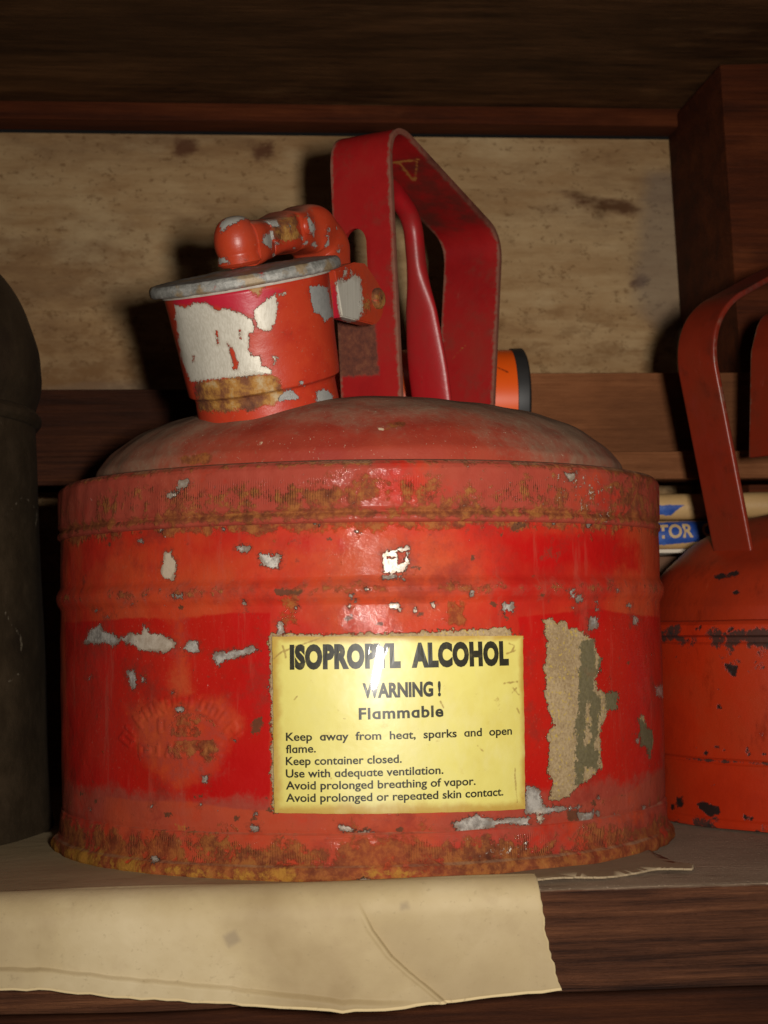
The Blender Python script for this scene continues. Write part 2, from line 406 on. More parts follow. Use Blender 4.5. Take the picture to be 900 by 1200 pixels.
# back panel: boards with old pale paint, knots and stains
def back_mat():
    g = Mat('old_pale_board')
    n1 = g.noise(5, 6, .62, g.coord((1.2, 1, 5))); n2 = g.noise(16, 8, .7, g.coord((1, 1, 4.5)))
    n3 = g.noise(60, 6, .7, g.coord((1, 1, 2.2))); fib = g.noise(40, 6, .7, g.coord((.5, 1, 9)))
    n4 = g.noise(190, 5, .7, g.coord((1, 1, 1.5)))
    col = g.ramp(g.add(g.mul(n1, .5), g.mul(n2, .5)), [(.28, (.22, .105, .042)), (.44, (.38, .225, .102)), (.56, (.48, .315, .158)), (.72, (.57, .405, .222))])
    col = g.mix(g.step(fib, .50, .72, 0, .35), col, (.24, .125, .048))
    col = g.mix(g.step(g.noise(3.5, 8, .72, g.coord((1, 1, 2.8), loc=(4, 0, 2))), .45, .64, 0, .78), col, (.20, .105, .048))
    lowv = g.attr('low')
    pit = g.mul(g.mul(g.step(g.add(n3, g.mul(lowv, .09)), .53, .70), .6), g.add(.35, g.mul(lowv, .65)))
    pit = g.mx(pit, g.mul(g.step(g.add(n4, g.mul(lowv, .05)), .58, .68), .55))
    col = g.mix(pit, col, (.17, .075, .024))
    soft = g.step(g.noise(6, 5, .6, g.coord((1, 1, 2.4), loc=(1, 1, 7))), .48, .70, 0, .6)
    col = g.mix(soft, col, (.21, .105, .040))
    pale = g.step(g.noise(14, 6, .65, g.coord((1, 1, 2.0))), .52, .72, 0, .5)
    col = g.mix(g.mul(pale, g.inv(pit)), col, (.60, .44, .245))
    st = g.below(g.add(g.attr('stain'), g.mul(g.add(n3, -.5), 9)), 1.6)
    col = g.mix(g.mul(st, .8), col, (.085, .022, .010))
    kn = g.below(g.add(g.attr('knot'), g.mul(g.add(n3, -.5), 6)), 2.2)
    col = g.mix(g.mul(kn, .75), col, (.10, .045, .015))
    gr = g.below(g.add(g.attr('grey'), g.mul(g.add(n2, -.5), 12)), 4.0)
    col = g.mix(g.mul(gr, .55), col, (.22, .17, .13))
    nb = g.bump(g.add(g.mul(fib, .6), g.add(n3, g.mul(pit, -.5))), .0012, .7)
    return g.out(col, .85, 0, nb, .2)
nx, nz = 300, 130
xs = np.linspace(-.6, .26, nx); zs = np.linspace(-.002, .3605, nz)
zz, xx = np.meshgrid(zs, xs, indexing='ij')
V = np.stack([xx, np.full_like(xx, YB), zz], -1).reshape(-1, 3)
Wd = world_of(V[:, 0], V[:, 1], V[:, 2])
stain = marks(Wd, [[(205, 160), (228, 162), (232, 178), (205, 180)], [(290, 170), (318, 168), (322, 184), (300, 190)], [(655, 225), (690, 232), (735, 238), (760, 246), (720, 250), (680, 242)],
                   [(745, 322), (760, 324), (756, 336), (742, 334)]])
knot = marks(Wd, [[(668, 222), (700, 236), (752, 244), (700, 248)], [(700, 246), (712, 248), (708, 256), (698, 254)]])
grey = marks(Wd, [[(760, 200), (800, 200), (805, 420), (740, 350), (752, 250)], [(0, 462), (230, 446), (230, 462), (0, 475)]])
low = sm(.30, .21, V[:, 2])
# solid panel: the front sheet plus edges and a back face
nv = len(V); F = [list(f) for f in grid_faces(nz, nx)]
F = [f[::-1] for f in F] if False else F
bk = V.copy(); bk[:, 1] += .015
ring = list(range(nx)) + [r*nx+nx-1 for r in range(1, nz)] + [(nz-1)*nx+i for i in range(nx-2, -1, -1)] + [r*nx for r in range(nz-2, 0, -1)]
VV = np.concatenate([V, bk[ring]]); L = len(ring)
for i in range(L):
    j = (i+1) % L; F.append([ring[i], ring[j], nv+j, nv+i][::-1])
F.append([nv+i for i in range(L)])
me = bpy.data.meshes.new('back_panel'); me.from_pydata(VV.tolist(), [], F)
pad = lambda a, v=FAR: np.concatenate([a, np.full(L, v)])
finish('back_panel', me, back_mat(), shelf, True, 30, dict(stain=pad(stain), knot=pad(knot), grey=pad(grey), low=pad(low, 0)))
# side post at the right
box_frame('post', .2085, .335, .1500, YB-.0006, .0005, .3722, m_beam, shelf, .0015, rot=(0, rad(-2.2), 0))
# boards of the ledge behind the cans
box_frame('ledge_board', -.004, .60, .138, .1492, .1668, .2080, m_plank, shelf, .0012)
box_frame('ledge_board', -.60, -.006, .1375, .1487, .1668, .2005, m_shade_plank, shelf, .0012)  # left board: shade is put into the wood colour
box_frame('ledge_board', -.010, .60, .107, .1490, .152, .1655, m_plank, shelf, .0015)
box_frame('ledge_board', -.60, -.012, .1075, .1490, .1515, .1650, m_shade_plank, shelf, .0015)  # same darkened wood standing in for less light

# ------------------------------------------------------------------ the red safety can
can = thing('safety_can', 'chipped red metal safety can with a yellow warning label, standing at the shelf edge', 'safety can')
TH = thetas(760, 60)
Rb = 0.1195
CHIPS_GLINT = [
    Z(50, 460, .5, [(455, 364), (470, 358), (484, 364), (478, 372), (462, 374)]),
    Z(50, 460, .5, [(505, 378), (530, 374), (540, 382), (557, 384), (552, 410), (535, 415), (515, 402)]),
    Z(50, 460, .5, [(795, 380), (830, 362), (858, 362), (860, 395), (845, 420), (800, 425)]),
    Z(50, 460, .5, [(796, 430), (848, 427), (846, 437), (800, 438)]),
    Z(50, 460, .5, [(808, 495), (836, 493), (838, 508), (815, 508)]),
    Z(50, 700, .4444, [(108, 118), (125, 85), (150, 72), (160, 88), (185, 95), (200, 110), (225, 95), (260, 95), (265, 72), (285, 92), (310, 95), (350, 120), (345, 135), (320, 145), (290, 140), (260, 142), (235, 125), (205, 115), (185, 130), (165, 120), (140, 122)]),
    Z(50, 700, .4444, [(370, 135), (385, 115), (410, 112), (418, 138), (395, 150)]),
    Z(50, 700, .4444, [(445, 150), (500, 140), (555, 130), (570, 140), (520, 155), (480, 170), (462, 182)]),
    Z(50, 700, .4444, [(222, 195), (240, 193), (250, 215), (245, 243), (232, 235)]),
    Z(50, 700, .4444, [(421, 470), (434, 470), (436, 490), (424, 490)]),
    Z(50, 700, .4444, [(548, 602), (572, 602), (568, 614), (552, 616)]),
    Z(50, 700, .4444, [(350, 292), (364, 284), (376, 300), (352, 306)]),  # a bright glint, painted as bare tin
    Z(50, 700, .4444, [(780, 605), (806, 602), (828, 614), (800, 620)]),
    Z(50, 700, .4444, [(835, 618), (870, 616), (898, 632), (870, 640), (838, 636)]),
    Z(580, 700, .3556, [(25, 20), (60, 18), (58, 50), (25, 45)]),
    Z(580, 700, .3556, [(310, 65), (338, 65), (335, 100), (312, 105)]),
    Z(580, 700, .3556, [(100, 620), (130, 625), (150, 640), (160, 690), (290, 690), (240, 700), (150, 718), (100, 710)]),
    Z(580, 700, .3556, [(-140, 745), (-60, 715), (0, 735), (60, 725), (120, 725), (110, 760), (60, 745), (10, 752), (-60, 770), (-110, 775)]),
    Z(580, 700, .3556, [(530, 295), (552, 292), (555, 330), (535, 320)]),
    Z(580, 700, .3556, [(455, 60), (470, 70), (468, 90), (458, 84)]),
    Z(580, 700, .3556, [(488, 690), (496, 690), (494, 715), (486, 712)]),
    Z(580, 700, .3556, [(275, 712), (322, 706), (316, 750), (280, 746)]),
    Z(580, 700, .3556, [(205, 765), (240, 760), (235, 778), (206, 780)]),
    Z(50, 460, .5, [(548, 540), (560, 538), (566, 560), (552, 566)]),
    Z(50, 460, .5, [(302, 474), (326, 474), (326, 479), (304, 480)]),
]
WARM = [
    Z(50, 460, .5, [(280, 400), (285, 375), (300, 372), (305, 385), (316, 395), (312, 420), (303, 440), (285, 438), (276, 425)]),
    Z(50, 460, .5, [(262, 282), (300, 280), (296, 302), (276, 300)]), Z(50, 460, .5, [(372, 274), (388, 272), (386, 290), (374, 290)]),
    Z(580, 700, .3556, [(132, 722), (150, 715), (158, 730), (140, 752)]), Z(50, 700, .4444, [(283, 685), (305, 683), (308, 697), (285, 699)]),
]
GLUE = [
    Z(580, 700, .3556, [(160, 75), (180, 68), (205, 85), (230, 80), (240, 105), (270, 100), (300, 125), (325, 140), (340, 185), (355, 200), (345, 225), (335, 270), (340, 305), (365, 315), (380, 312), (410, 315), (400, 370), (375, 375), (360, 410), (345, 450), (352, 500), (350, 560), (310, 600), (275, 620), (240, 660), (200, 670), (180, 665), (190, 610), (172, 570), (180, 500), (170, 450), (190, 420), (165, 330), (165, 240), (170, 150)]),
    Z(580, 700, .3556, [(475, 400), (490, 390), (500, 425), (520, 440), (522, 480), (510, 530), (500, 490), (480, 490)]),
    [(318, 743), (420, 742), (520, 739), (598, 736), (600, 743), (612, 746), (612, 749), (318, 749)],
    [(316, 745), (322, 745), (325, 952), (319, 952)],
]
GREEN = [
    Z(580, 700, .3556, [(280, 145), (325, 140), (334, 230), (328, 310), (345, 330), (342, 420), (326, 495), (345, 520), (340, 575), (300, 560), (285, 625), (265, 610), (268, 400), (280, 300)]), Z(580, 700, .3556, [(345, 190), (356, 200), (340, 270), (336, 240)]),
    Z(580, 700, .3556, [(475, 400), (522, 440), (515, 530), (480, 490)]), Z(580, 700, .3556, [(360, 312), (410, 312), (400, 372), (365, 375)]),
]
GREENHOLE = [Z(580, 700, .3556, [(302, 345), (312, 350), (318, 480), (296, 485)])]
DARK = [
    Z(50, 700, .4444, [(548, 340), (560, 320), (580, 315), (578, 340), (572, 358), (552, 360)]),
    Z(420, 460, .5333, [(335, 288), (352, 280), (372, 290), (350, 306), (336, 302)]), Z(420, 460, .5333, [(311, 311), (318, 309), (318, 316), (312, 317)]),
    Z(580, 700, .3556, [(230, 702), (272, 702), (275, 742), (248, 736)]), Z(50, 460, .5, [(545, 462), (610, 462), (606, 474), (550, 474)]),
    Z(580, 700, .3556, [(430, 210), (442, 212), (440, 222), (432, 222)]), Z(580, 700, .3556, [(26, 60), (52, 60), (50, 75), (30, 74)]),
    Z(50, 460, .5, [(575, 175), (592, 172), (590, 190), (580, 190)]),
]
# the worn embossed stamp at the left: rows of small raised letters along an arch, mostly rusted away
def stamp():
    r = np.random.default_rng(5); L = []
    def glyph(cx, cy, a, h, wdt, k):
        ca, sa = math.cos(a), math.sin(a)
        G = [[(-.5, -.5), (-.5, .5)], [(-.5, -.5), (.5, -.5), (.5, .5), (-.5, .5), (-.5, -.5)], [(-.5, .5), (-.5, -.5), (.4, -.3), (.4, 0), (-.5, 0)],
             [(-.5, .5), (0, -.5), (.5, .5)], [(.5, -.5), (-.5, -.5), (-.5, .5), (.5, .5)], [(-.5, -.5), (.5, -.5)], [(-.5, .5), (-.5, -.5), (.5, .5), (.5, -.5)]][k % 7]
        L.append(([(cx + (x*wdt)*ca - (y*h)*sa, cy + (x*wdt)*sa + (y*h)*ca) for x, y in G], 1.3))
    cx, cy, rr = 214, 905, 82
    for i, t in enumerate(np.linspace(-62, 62, 13)):
        t = rad(t); glyph(cx + rr*.9*math.sin(t), cy - rr*math.cos(t), t*.85, 14, 8, [1, 0, 2, 1, 6, 1, 2, 4, 1, 1, 0, 2, 0][i])
    for i, x in enumerate(np.linspace(192, 226, 4)): glyph(x, 850, 0, 15, 8, i+1)
    for i, x in enumerate(np.linspace(168, 254, 9)): glyph(x, 880 - abs(x-210)*.03, 0, 12, 7, i*3+1)
    return L
STAMP = stamp()
# dozens of pinhead chips along the bands and bead
_r = np.random.default_rng(19)
for _ in range(60):
    k = _r.integers(0, 4); x = _r.uniform(80, 770); c = 1-((x-424)/352)**2
    y = [612 + 8*_r.normal(), 704 + 9*_r.normal(), 965 - 6 + 10*_r.normal(), _r.uniform(610, 950)][k] - 20*(1-max(c, 0)**.5)*(-1 if k != 2 else 1)
    if 318 < x < 616 and 744 < y < 950: continue
    q = _r.uniform(.7, 2.6) if _r.random() < .85 else _r.uniform(2.5, 5)
    CHIPS_GLINT.append([(x + q*_r.uniform(.5, 1.3)*math.cos(t), y + q*_r.uniform(.5, 1.3)*math.sin(t)) for t in np.linspace(0, 6.28, 6, endpoint=False)])
for _ in range(45):
    x, y = _r.uniform(80, 770), _r.choice([_r.uniform(608, 740), _r.uniform(930, 990)]); q = _r.uniform(.8, 3)
    DARK.append([(x + 1.6*q*_r.uniform(.5, 1.3)*math.cos(t), y + q*_r.uniform(.5, 1.3)*math.sin(t)) for t in np.linspace(0, 6.28, 6, endpoint=False)])
def body_post(V, N, h, th):
    pp = project(V); front = (N*(CAM-V)).sum(1) > 0
    R0 = np.hypot(V[:, 0], V[:, 1])
    d = .00022*wob(V, .05, 11) + .00010*wob(V, .018, 12)
    # gentle dents
    for (px, py, rr, a) in [(355, 690, 60, .0007), (540, 660, 70, .0007), (205, 880, 75, -.0006), (690, 830, 80, .0006), (480, 715, 50, .0006), (250, 780, 50, .0005)]:
        f, z = on_can(px, py); da = (th + math.pi) % (2*math.pi) - math.pi - f
        q = ((da*Rb)**2 + (h-z)**2) / (rr*.00029)**2; d -= a*np.exp(-q*2)
    st = marks(V, (), STAMP, N); em = np.exp(-np.clip(st, 0, 9)**2/.12)*(st < 3); d += .00030*em
    d *= sm(0, .012, h)
    rd = np.stack([np.sin(th), -np.cos(th), 0*th], -1); V = V + rd*d[:, None]
    zpx = pp[:, 1]; x = pp[:, 0]
    curve = 1 - np.cos(np.clip(th + 0, -1.6, 1.6))        # sag of horizontal lines towards the sides
    def band(a, b, s=3): return sm(a-s, a+s, h*1000)*(1-sm(b-s, b+s, h*1000))
    fresh = np.zeros(len(V))
    for q, amt in [([(74, 728), (190, 721), (300, 716), (318, 717), (318, 950), (300, 952), (240, 945), (160, 940), (82, 928)], 1.0),
                   ([(606, 722), (700, 712), (775, 722), (779, 900), (740, 930), (640, 950), (612, 950)], 1.0),
                   ([(560, 612), (690, 605), (770, 620), (770, 690), (600, 684)], .75), ([(300, 605), (420, 600), (440, 660), (330, 680)], .5),
                   ([(318, 950), (520, 957), (612, 950), (600, 972), (330, 975)], .6)]:
        m = sd_poly(pp[front], q); fresh[front] = np.maximum(fresh[front], amt*(1-(sm(-9, 6, m) if amt > .9 else sm(-45, 18, m))))
    pat = marks(V, [[(120, 800), (160, 815), (270, 800), (300, 840), (265, 920), (200, 945), (155, 900), (140, 850)], [(185, 690), (230, 700), (240, 830), (190, 830)]], (), N)
    fresh *= 1 - .52*(1-sm(-9, 7, pat))
    rust = .42*np.exp(-((h-.0970)/.0030)**2) + .30*(1-sm(.018, .030, h)) + .40*np.exp(-((h-.1195)/.003)**2) + .20*np.exp(-((h-.1165)/.006)**2)
    rust = np.maximum(rust, np.where(st < 1.6, .52, 0)*np.clip(np.exp(-((x-226)/46)**2-((zpx-852)/42)**2) + .25*wob(V, .02, 17), 0, 1.0))
    rust = np.maximum(rust, .5*(1-sm(-3, 3, marks(V, [[(322, 690), (352, 690), (352, 735), (326, 742)], [(520, 700), (548, 700), (545, 735), (525, 735)], [(570, 735), (610, 735), (606, 745), (572, 745)], [(205, 965), (216, 963), (217, 978), (206, 978)], [(232, 872), (256, 868), (258, 895), (236, 897)]], (), N))))
    dull = .75*(1-sm(.024, .034, h)) + .5*band(117, 126) + .45*np.exp(-((h-.0970)/.005)**2)
    dull = np.maximum(dull, .42*(1-sm(-10, 6, pat)))
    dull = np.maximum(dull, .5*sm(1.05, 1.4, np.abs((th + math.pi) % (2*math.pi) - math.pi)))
    flake = .40*(1-sm(-8, 1, marks(V, [Z(50, 460, .5, [(250, 290), (320, 290), (312, 370), (262, 370)]), Z(50, 460, .5, [(250, 440), (325, 440), (325, 560), (255, 560)]), Z(50, 460, .5, [(545, 490), (620, 490), (610, 570), (548, 575)]),
             Z(50, 700, .4444, [(410, 60), (440, 60), (438, 240), (415, 250)]), Z(50, 460, .5, [(720, 372), (790, 372), (790, 395), (722, 395)])], (), N)))
    ch = np.minimum(marks(V, CHIPS_GLINT, (), N), marks(V, WARM, (), N))
    cup = marks(V, [Z(50, 460, .5, [(832, 372), (850, 372), (846, 400), (832, 404)])], [(Z(50, 460, .5, [(806, 384), (822, 388)]), .8)], N)
    ch = np.maximum(ch, -cup - .15)
    warm = 1-sm(-1, 3, marks(V, WARM, (), N)); warm = np.maximum(warm, .6*(1-sm(-2, 2, marks(V, [[(150, 735), (215, 735), (215, 770), (160, 770)]], (), N))))
    return V, dict(chip=ch, warm=warm, glue=marks(V, GLUE, (), N), green=np.maximum(marks(V, GREEN, (), N), -marks(V, GREENHOLE, (), N)), dark=marks(V, DARK, (), N),
                   fresh=fresh, rust=rust, dull=dull, flake=flake, ochre=np.where(marks(V, [[(205, 966), (216, 964), (217, 977), (206, 977)]], (), N) < .3, .5, 0.0), phi=th, knurl=0*h)
m_body = can_paint('chipped_red_paint')
m_band = can_paint('chipped_red_paint_band', knurl=True)
zb = .0970
prof = [(Rb-.0006, .0150), (Rb, .0175), (Rb, zb-.0050), (Rb+.0003, zb-.0042), (Rb+.0012, zb-.0026), (Rb+.0017, zb-.0010), (Rb+.0017, zb+.0008), (Rb+.0011, zb+.0022), (Rb+.0003, zb+.0036), (Rb, zb+.0045), (Rb, .1195)]
lathe('body', prof, m_body, can, TH, .00042, None, body_post)
def band_post(top):
    def f(V, N, h, th):
        rd = np.stack([np.sin(th), -np.cos(th), 0*th], -1)
        d = .00018*wob(V, .04, 21+top) + .00012*wob(V, .009, 22+top)
        d -= .0004*np.exp(-((h-(.1232 if top else .0150))/.0009)**2)
        if not top:
            d = d + .0007*wob(V, .05, 30)*(1-sm(.002, .008, h)) + .0003*wob(V, .012, 31)*(1-sm(.002, .008, h))
        V = V + rd*d[:, None]
        z0 = np.zeros(len(V))
        a = (th + math.pi) % (2*math.pi) - math.pi
        if top:
            rust = .27 + .32*np.exp(-((h-.1290)/.0050)**2)*(.65+.25*np.sin(a*3+1)+.2*np.clip(wob(V, .02, 14), -1, 1)) + .34*np.exp(-((h-.1225)/.0018)**2) + .25*np.exp(-((h-.1395)/.0012)**2) + .12*sm(.5, 1.2, a)
            kn = np.exp(-((h-.1300)/.0042)**4)
            dull = .80 + .2*wob(V, .05, 5)
            ch = marks(V, [Z(50, 460, .5, [(316, 205), (345, 205), (340, 222), (318, 224)]), Z(50, 460, .5, [(290, 236), (318, 232), (312, 246), (292, 246)]),
                           Z(420, 460, .5333, [(455, 178), (478, 175), (474, 192), (458, 190)])], (), N)
            fl = .28*np.clip(wob(V, .03, 6), 0, 1.4)*sm(-.2, .3, a)*(h < .1375)
            return V, dict(chip=ch, rust=rust, dull=dull, fresh=z0, knurl=kn, phi=th, warm=.3+z0, glue=z0+FAR, green=z0+FAR, dark=z0+FAR, flake=fl+.05, ochre=.22*np.clip(wob(V, .02, 9), 0, 1.5))
        rust = .30 + .16*np.clip(wob(V, .025, 33), -1, 1) + .30*np.exp(-((h-.0090)/.005)**2) + .5*(1-sm(.002, .0075, h)) - .10*sm(.012, .018, h)
        rust = rust - .18*sm(.55, .9, a)*(1-sm(1.2, 1.5, a))*sm(.008, .012, h)
        kn = sm(.0055, .007, h)*(1-sm(.0125, .0145, h))
        och = (.34+.22*np.clip(wob(V, .028, 44), -1, 1))*(1-sm(.0030, .0075, h)) + .34*np.exp(-((a+.95)/.40)**2)*(1-sm(.006, .015, h)) + .18*np.exp(-((a+.2)/.5)**2)*(1-sm(.006, .012, h)) + .14*np.clip(wob(V, .03, 9), -1, 1)
        ch = marks(V, [Z(50, 700, .4444, [(285, 682), (305, 680), (308, 697), (287, 700)]), Z(50, 700, .4444, [(828, 745), (850, 738), (866, 748), (840, 758)])], (), N)
        fl = .50*(1-sm(-8, 2, marks(V, [Z(580, 700, .3556, [(-60, 795), (150, 780), (150, 860), (-60, 880)])], (), N)))
        return V, dict(chip=ch, rust=rust, dull=.6+z0, fresh=z0, knurl=kn, phi=th, warm=.3+z0, glue=z0+FAR, green=z0+FAR, dark=z0+FAR, flake=fl, ochre=och)
    return f
Rt = Rb + .0009
prof = [(Rb-.0012, .1192), (Rb+.0002, .1196), (Rb+.0009, .1203), (Rb+.0010, .1216), (Rb+.0004, .1232), (Rt, .1245), (Rt, .1378), (Rt-.0006, .1392), (Rt-.0020, .1404), (Rt-.0045, .1410), (.1080, .1412), (.1055, .1400)]
lathe('top_band', prof, m_band, can, TH, .00045, None, band_post(1))
prof = [(.110, .0010), (.1215, .0004), (.1222, .0006), (.1227, .0018), (.1226, .0034), (.1220, .0050), (.1208, .0060), (Rb+.0008, .0070), (Rb+.0006, .0145), (Rb+.0007, .0154), (Rb-.0006, .0164)]
lathe('base_band', prof, m_band, can, TH, .00045, None, band_post(0))

# dome shoulder with a film of dust
def dome_mat():
    g = Mat('dusty_red_paint')
    n1 = g.noise(18, 5, .6); n2 = g.noise(70, 6, .65); n3 = g.noise(330, 5, .7); n4 = g.noise(1000, 3, .7)
    col = g.ramp(n1, [(.3, (.22, .020, .012)), (.5, (.28, .040, .020)), (.7, (.25, .058, .030))])
    col = g.mix(g.step(n3, .60, .70, 0, .5), col, (.20, .08, .04))
    d = g.step(g.add(g.attr('dust'), g.add(g.mul(g.add(n2, -.5), .7), g.mul(g.add(n3, -.5), .4))), .30, .95)
    col = g.mix(g.mul(d, .9), col, g.mix(n3, (.16, .095, .058), (.26, .18, .115)))
    col = g.mix(g.step(n4, .66, .72, 0, .8), col, (.48, .36, .25))
    ch = g.below(g.add(g.attr('chip'), g.mul(g.add(n3, -.5), 3)), .2)
    col = g.mix(ch, col, (.55, .42, .27))
    rs = g.below(g.add(g.attr('rust'), g.mul(g.add(n3, -.5), 5)), .5)
    col = g.mix(g.mul(rs, .8), col, rust_col(g))
    nb = g.bump(g.add(n2, g.mul(n3, .4)), .0008, .5)
    return g.out(col, g.mixf(d, .6, .92), 0, nb, .14)
def dome_post(V, N, h, th):
    V = V + N*(.0005*wob(V, .06, 41) + .0002*wob(V, .02, 42))[:, None]
    r = np.hypot(V[:, 0], V[:, 1]); x = V[:, 0]
    dust = .49 + .36*sm(.153, .170, h) + .30*sm(.03, .085, np.abs(x)) - .30*(1-sm(.141, .160, h))*np.exp(-(x/.07)**2)
    return V, dict(dust=dust, chip=marks(V, [Z(50, 460, .5, [(502, 120), (510, 112), (518, 118), (508, 126)]), Z(50, 460, .5, [(495, 148), (512, 146), (514, 153), (497, 153)]), Z(50, 460, .5, [(786, 82), (798, 80), (796, 88), (788, 88)])], (), N),
                   rust=marks(V, [Z(50, 460, .5, [(805, 75), (850, 70), (845, 82), (808, 84)]), Z(50, 460, .5, [(320, 150), (400, 140), (395, 165), (330, 168)])], (), N))
prof = fillet([(.1062, .1385), (.1058, .1460), (.1005, .1528), (.0900, .1608), (.0765, .1662), (.0630, .1690), (.030, .1722), (.0008, .1730)], [.004, .02, .03, .04, .05, .08], 6)
lathe('dome', prof, dome_mat(), can, thetas(240, 60), .002, None, dome_post)

# ---- spout, lid and lever: one line from the spout (front left) to the handle (back right)
U = np.array([.51, .86, 0.]); U /= np.linalg.norm(U); VV_ = np.array([U[1], -U[0], 0.])
B = np.array([-.0315, -.0570, .1598]); TILT = rad(17)
AX = EZ*math.cos(TILT) - U*math.sin(TILT); UL = U*math.cos(TILT) + EZ*math.sin(TILT)
def loc(s, v, h): return B + UL*s + VV_*v + AX*h
def small_paint(name, base=((.34, .016, .009), (.43, .040, .014), (.39, .026, .012)), rgh=.36):
    g = Mat(name)
    n1 = g.noise(30, 5, .6); n2 = g.noise(110, 6, .65); n3 = g.noise(420, 5, .7)
    col = g.ramp(n1, [(.32, base[0]), (.5, base[1]), (.68, base[2])])
    col = g.mix(g.step(n3, .62, .72, 0, .5), col, (.30, .10, .06))
    n4 = g.noise(1100, 3, .7); jag = g.add(g.mul(g.add(n3, -.5), 3.2), g.add(g.mul(g.add(n2, -.5), 2.0), g.mul(g.add(n4, -.5), 1.8)))
    col = g.mix(g.step(g.noise(70, 8, .8, g.coord(loc=(4, 4, 1))), .62, .70, 0, .6), col, (.24, .03, .015)); col = g.mix(g.step(n4, .66, .72, 0, .5), col, (.55, .25, .18))
    pk = g.below(g.add(g.attr('pink'), jag), 1.0); col = g.mix(pk, col, (.42, .012, .030))
    rs = g.below(g.add(g.attr('rust'), g.mul(jag, 1.6)), .7)
    rcol = g.ramp(n2, [(.34, (.05, .020, .010)), (.46, (.15, .06, .018)), (.56, (.34, .17, .030)), (.68, (.42, .33, .18))])
    col = g.mix(g.mul(rs, .92), col, rcol)
    ch = g.below(g.add(g.attr('chip'), jag), .18)
    lines = g.noise(1.0, 3, .7, g.coord((1500, 1500, 30), rot=(rad(-14), rad(-9), 0)))
    tin = g.mix(g.step(lines, .36, .64), (.50, .455, .37), (.60, .555, .465))
    crp = g.mul(ch, g.below(g.add(g.mul(g.add(g.attr('chip'), .45), -1.0), g.mul(jag, .5)), .5)); tin = g.mix(g.mul(crp, .35), tin, (.26, .16, .09)); crm = g.mul(g.below(g.add(g.add(g.attr('chip'), g.mul(jag, 1.4)), -.6), .5), g.inv(ch)); col = g.mix(g.mul(crm, .28), col, (.20, .03, .015))
    tin = g.mix(g.attr('zinc'), tin, g.mix(n3, (.20, .20, .19), (.40, .39, .36)))
    tin = g.mix(g.step(n2, .64, .78, 0, .4), tin, (.30, .21, .12))
    col = g.mix(ch, col, tin)
    dust = g.mul(g.step(g.add(g.normz(), g.mul(g.add(n2, -.5), .6)), .5, 1.0), .6)
    col = g.mix(dust, col, (.30, .20, .13))
    rough = g.mixf(rs, g.mixf(ch, rgh, .42), .75)
    nb = g.bump(g.add(g.mul(n2, .5), g.mul(g.inv(ch), g.mul(n3, .4))), .0005, .4); nb = g.bump(g.inv(ch), .0003, .8, nb); nb = g.bump(g.mul(rs, n3), .0006, .7, nb)
    return g.out(col, rough, g.mul(ch, .12), nb, .4)
m_spout = small_paint('spout_paint')
SP = lambda pts: Z(160, 230, 1/3, pts)
S_CHIP = [SP([(130, 380), (175, 392), (200, 375), (245, 376), (280, 405), (310, 395), (335, 400), (412, 435), (412, 482), (395, 480), (392, 540), (405, 560), (435, 558), (440, 595), (475, 608), (480, 625), (400, 630), (300, 640), (190, 655), (160, 580)]),
          SP([(414, 400), (440, 375), (490, 340), (497, 400), (490, 450), (474, 455), (472, 472), (428, 470), (416, 430)]),
          SP([(608, 316), (640, 312), (672, 322), (690, 420), (660, 440), (645, 410), (625, 405), (612, 360)]),
          SP([(482, 566), (490, 566), (492, 588), (480, 596)]), SP([(570, 652), (588, 650), (588, 664), (572, 664)]), SP([(632, 690), (660, 680), (690, 700), (688, 722), (635, 722)]), SP([(500, 700), (540, 680), (570, 710), (500, 725)]),
          SP([(500, 344), (525, 334), (524, 342), (500, 350)])]
S_HOLE = [SP([(318, 515), (335, 530), (352, 575), (356, 608), (340, 610), (334, 560)]), SP([(278, 472), (286, 475), (291, 520), (284, 522)]), SP([(362, 470), (366, 470), (368, 500), (363, 500)]), SP([(198, 560), (201, 560), (203, 580), (199, 580)])]
S_RUST = [SP([(205, 650), (300, 640), (400, 618), (490, 630), (520, 690), (545, 700), (480, 735), (300, 760), (220, 752)]), SP([(385, 312), (445, 318), (438, 345), (420, 352), (395, 330)])]
def spout_post(V, N, h, th):
    V = V + N*(.00012*wob(V, .02, 51))[:, None]
    ch = np.maximum(marks(V, S_CHIP, (), N), -marks(V, S_HOLE, (), N))
    zinc = 1-sm(-1, 2, marks(V, [SP([(600, 310), (700, 310), (700, 450), (610, 440)]), SP([(480, 650), (700, 640), (700, 730), (480, 730)])], (), N))
    pk = marks(V, [SP([(120, 340), (380, 320), (520, 330), (490, 345), (410, 420), (240, 380), (130, 385)]), SP([(200, 655), (240, 655), (240, 690), (210, 690)])], (), N)
    return V, dict(chip=ch, zinc=zinc, rust=marks(V, S_RUST, (), N), pink=pk)
kw = dict(O=B, A=AX, X=VV_, Y=-UL)
ths = thetas(300, 60, rad(130))
prof = [(.0262, -.014), (.0264, .0138), (.0268, .0150), (.0284, .0160), (.0286, .0180), (.0292, .032), (.0302, .0470), (.0306, .0520), (.0300, .0533), (.022, .0533)]
spout = lathe('spout', prof, m_spout, can, ths, .0005, None, spout_post, **kw)
m_zinc = None
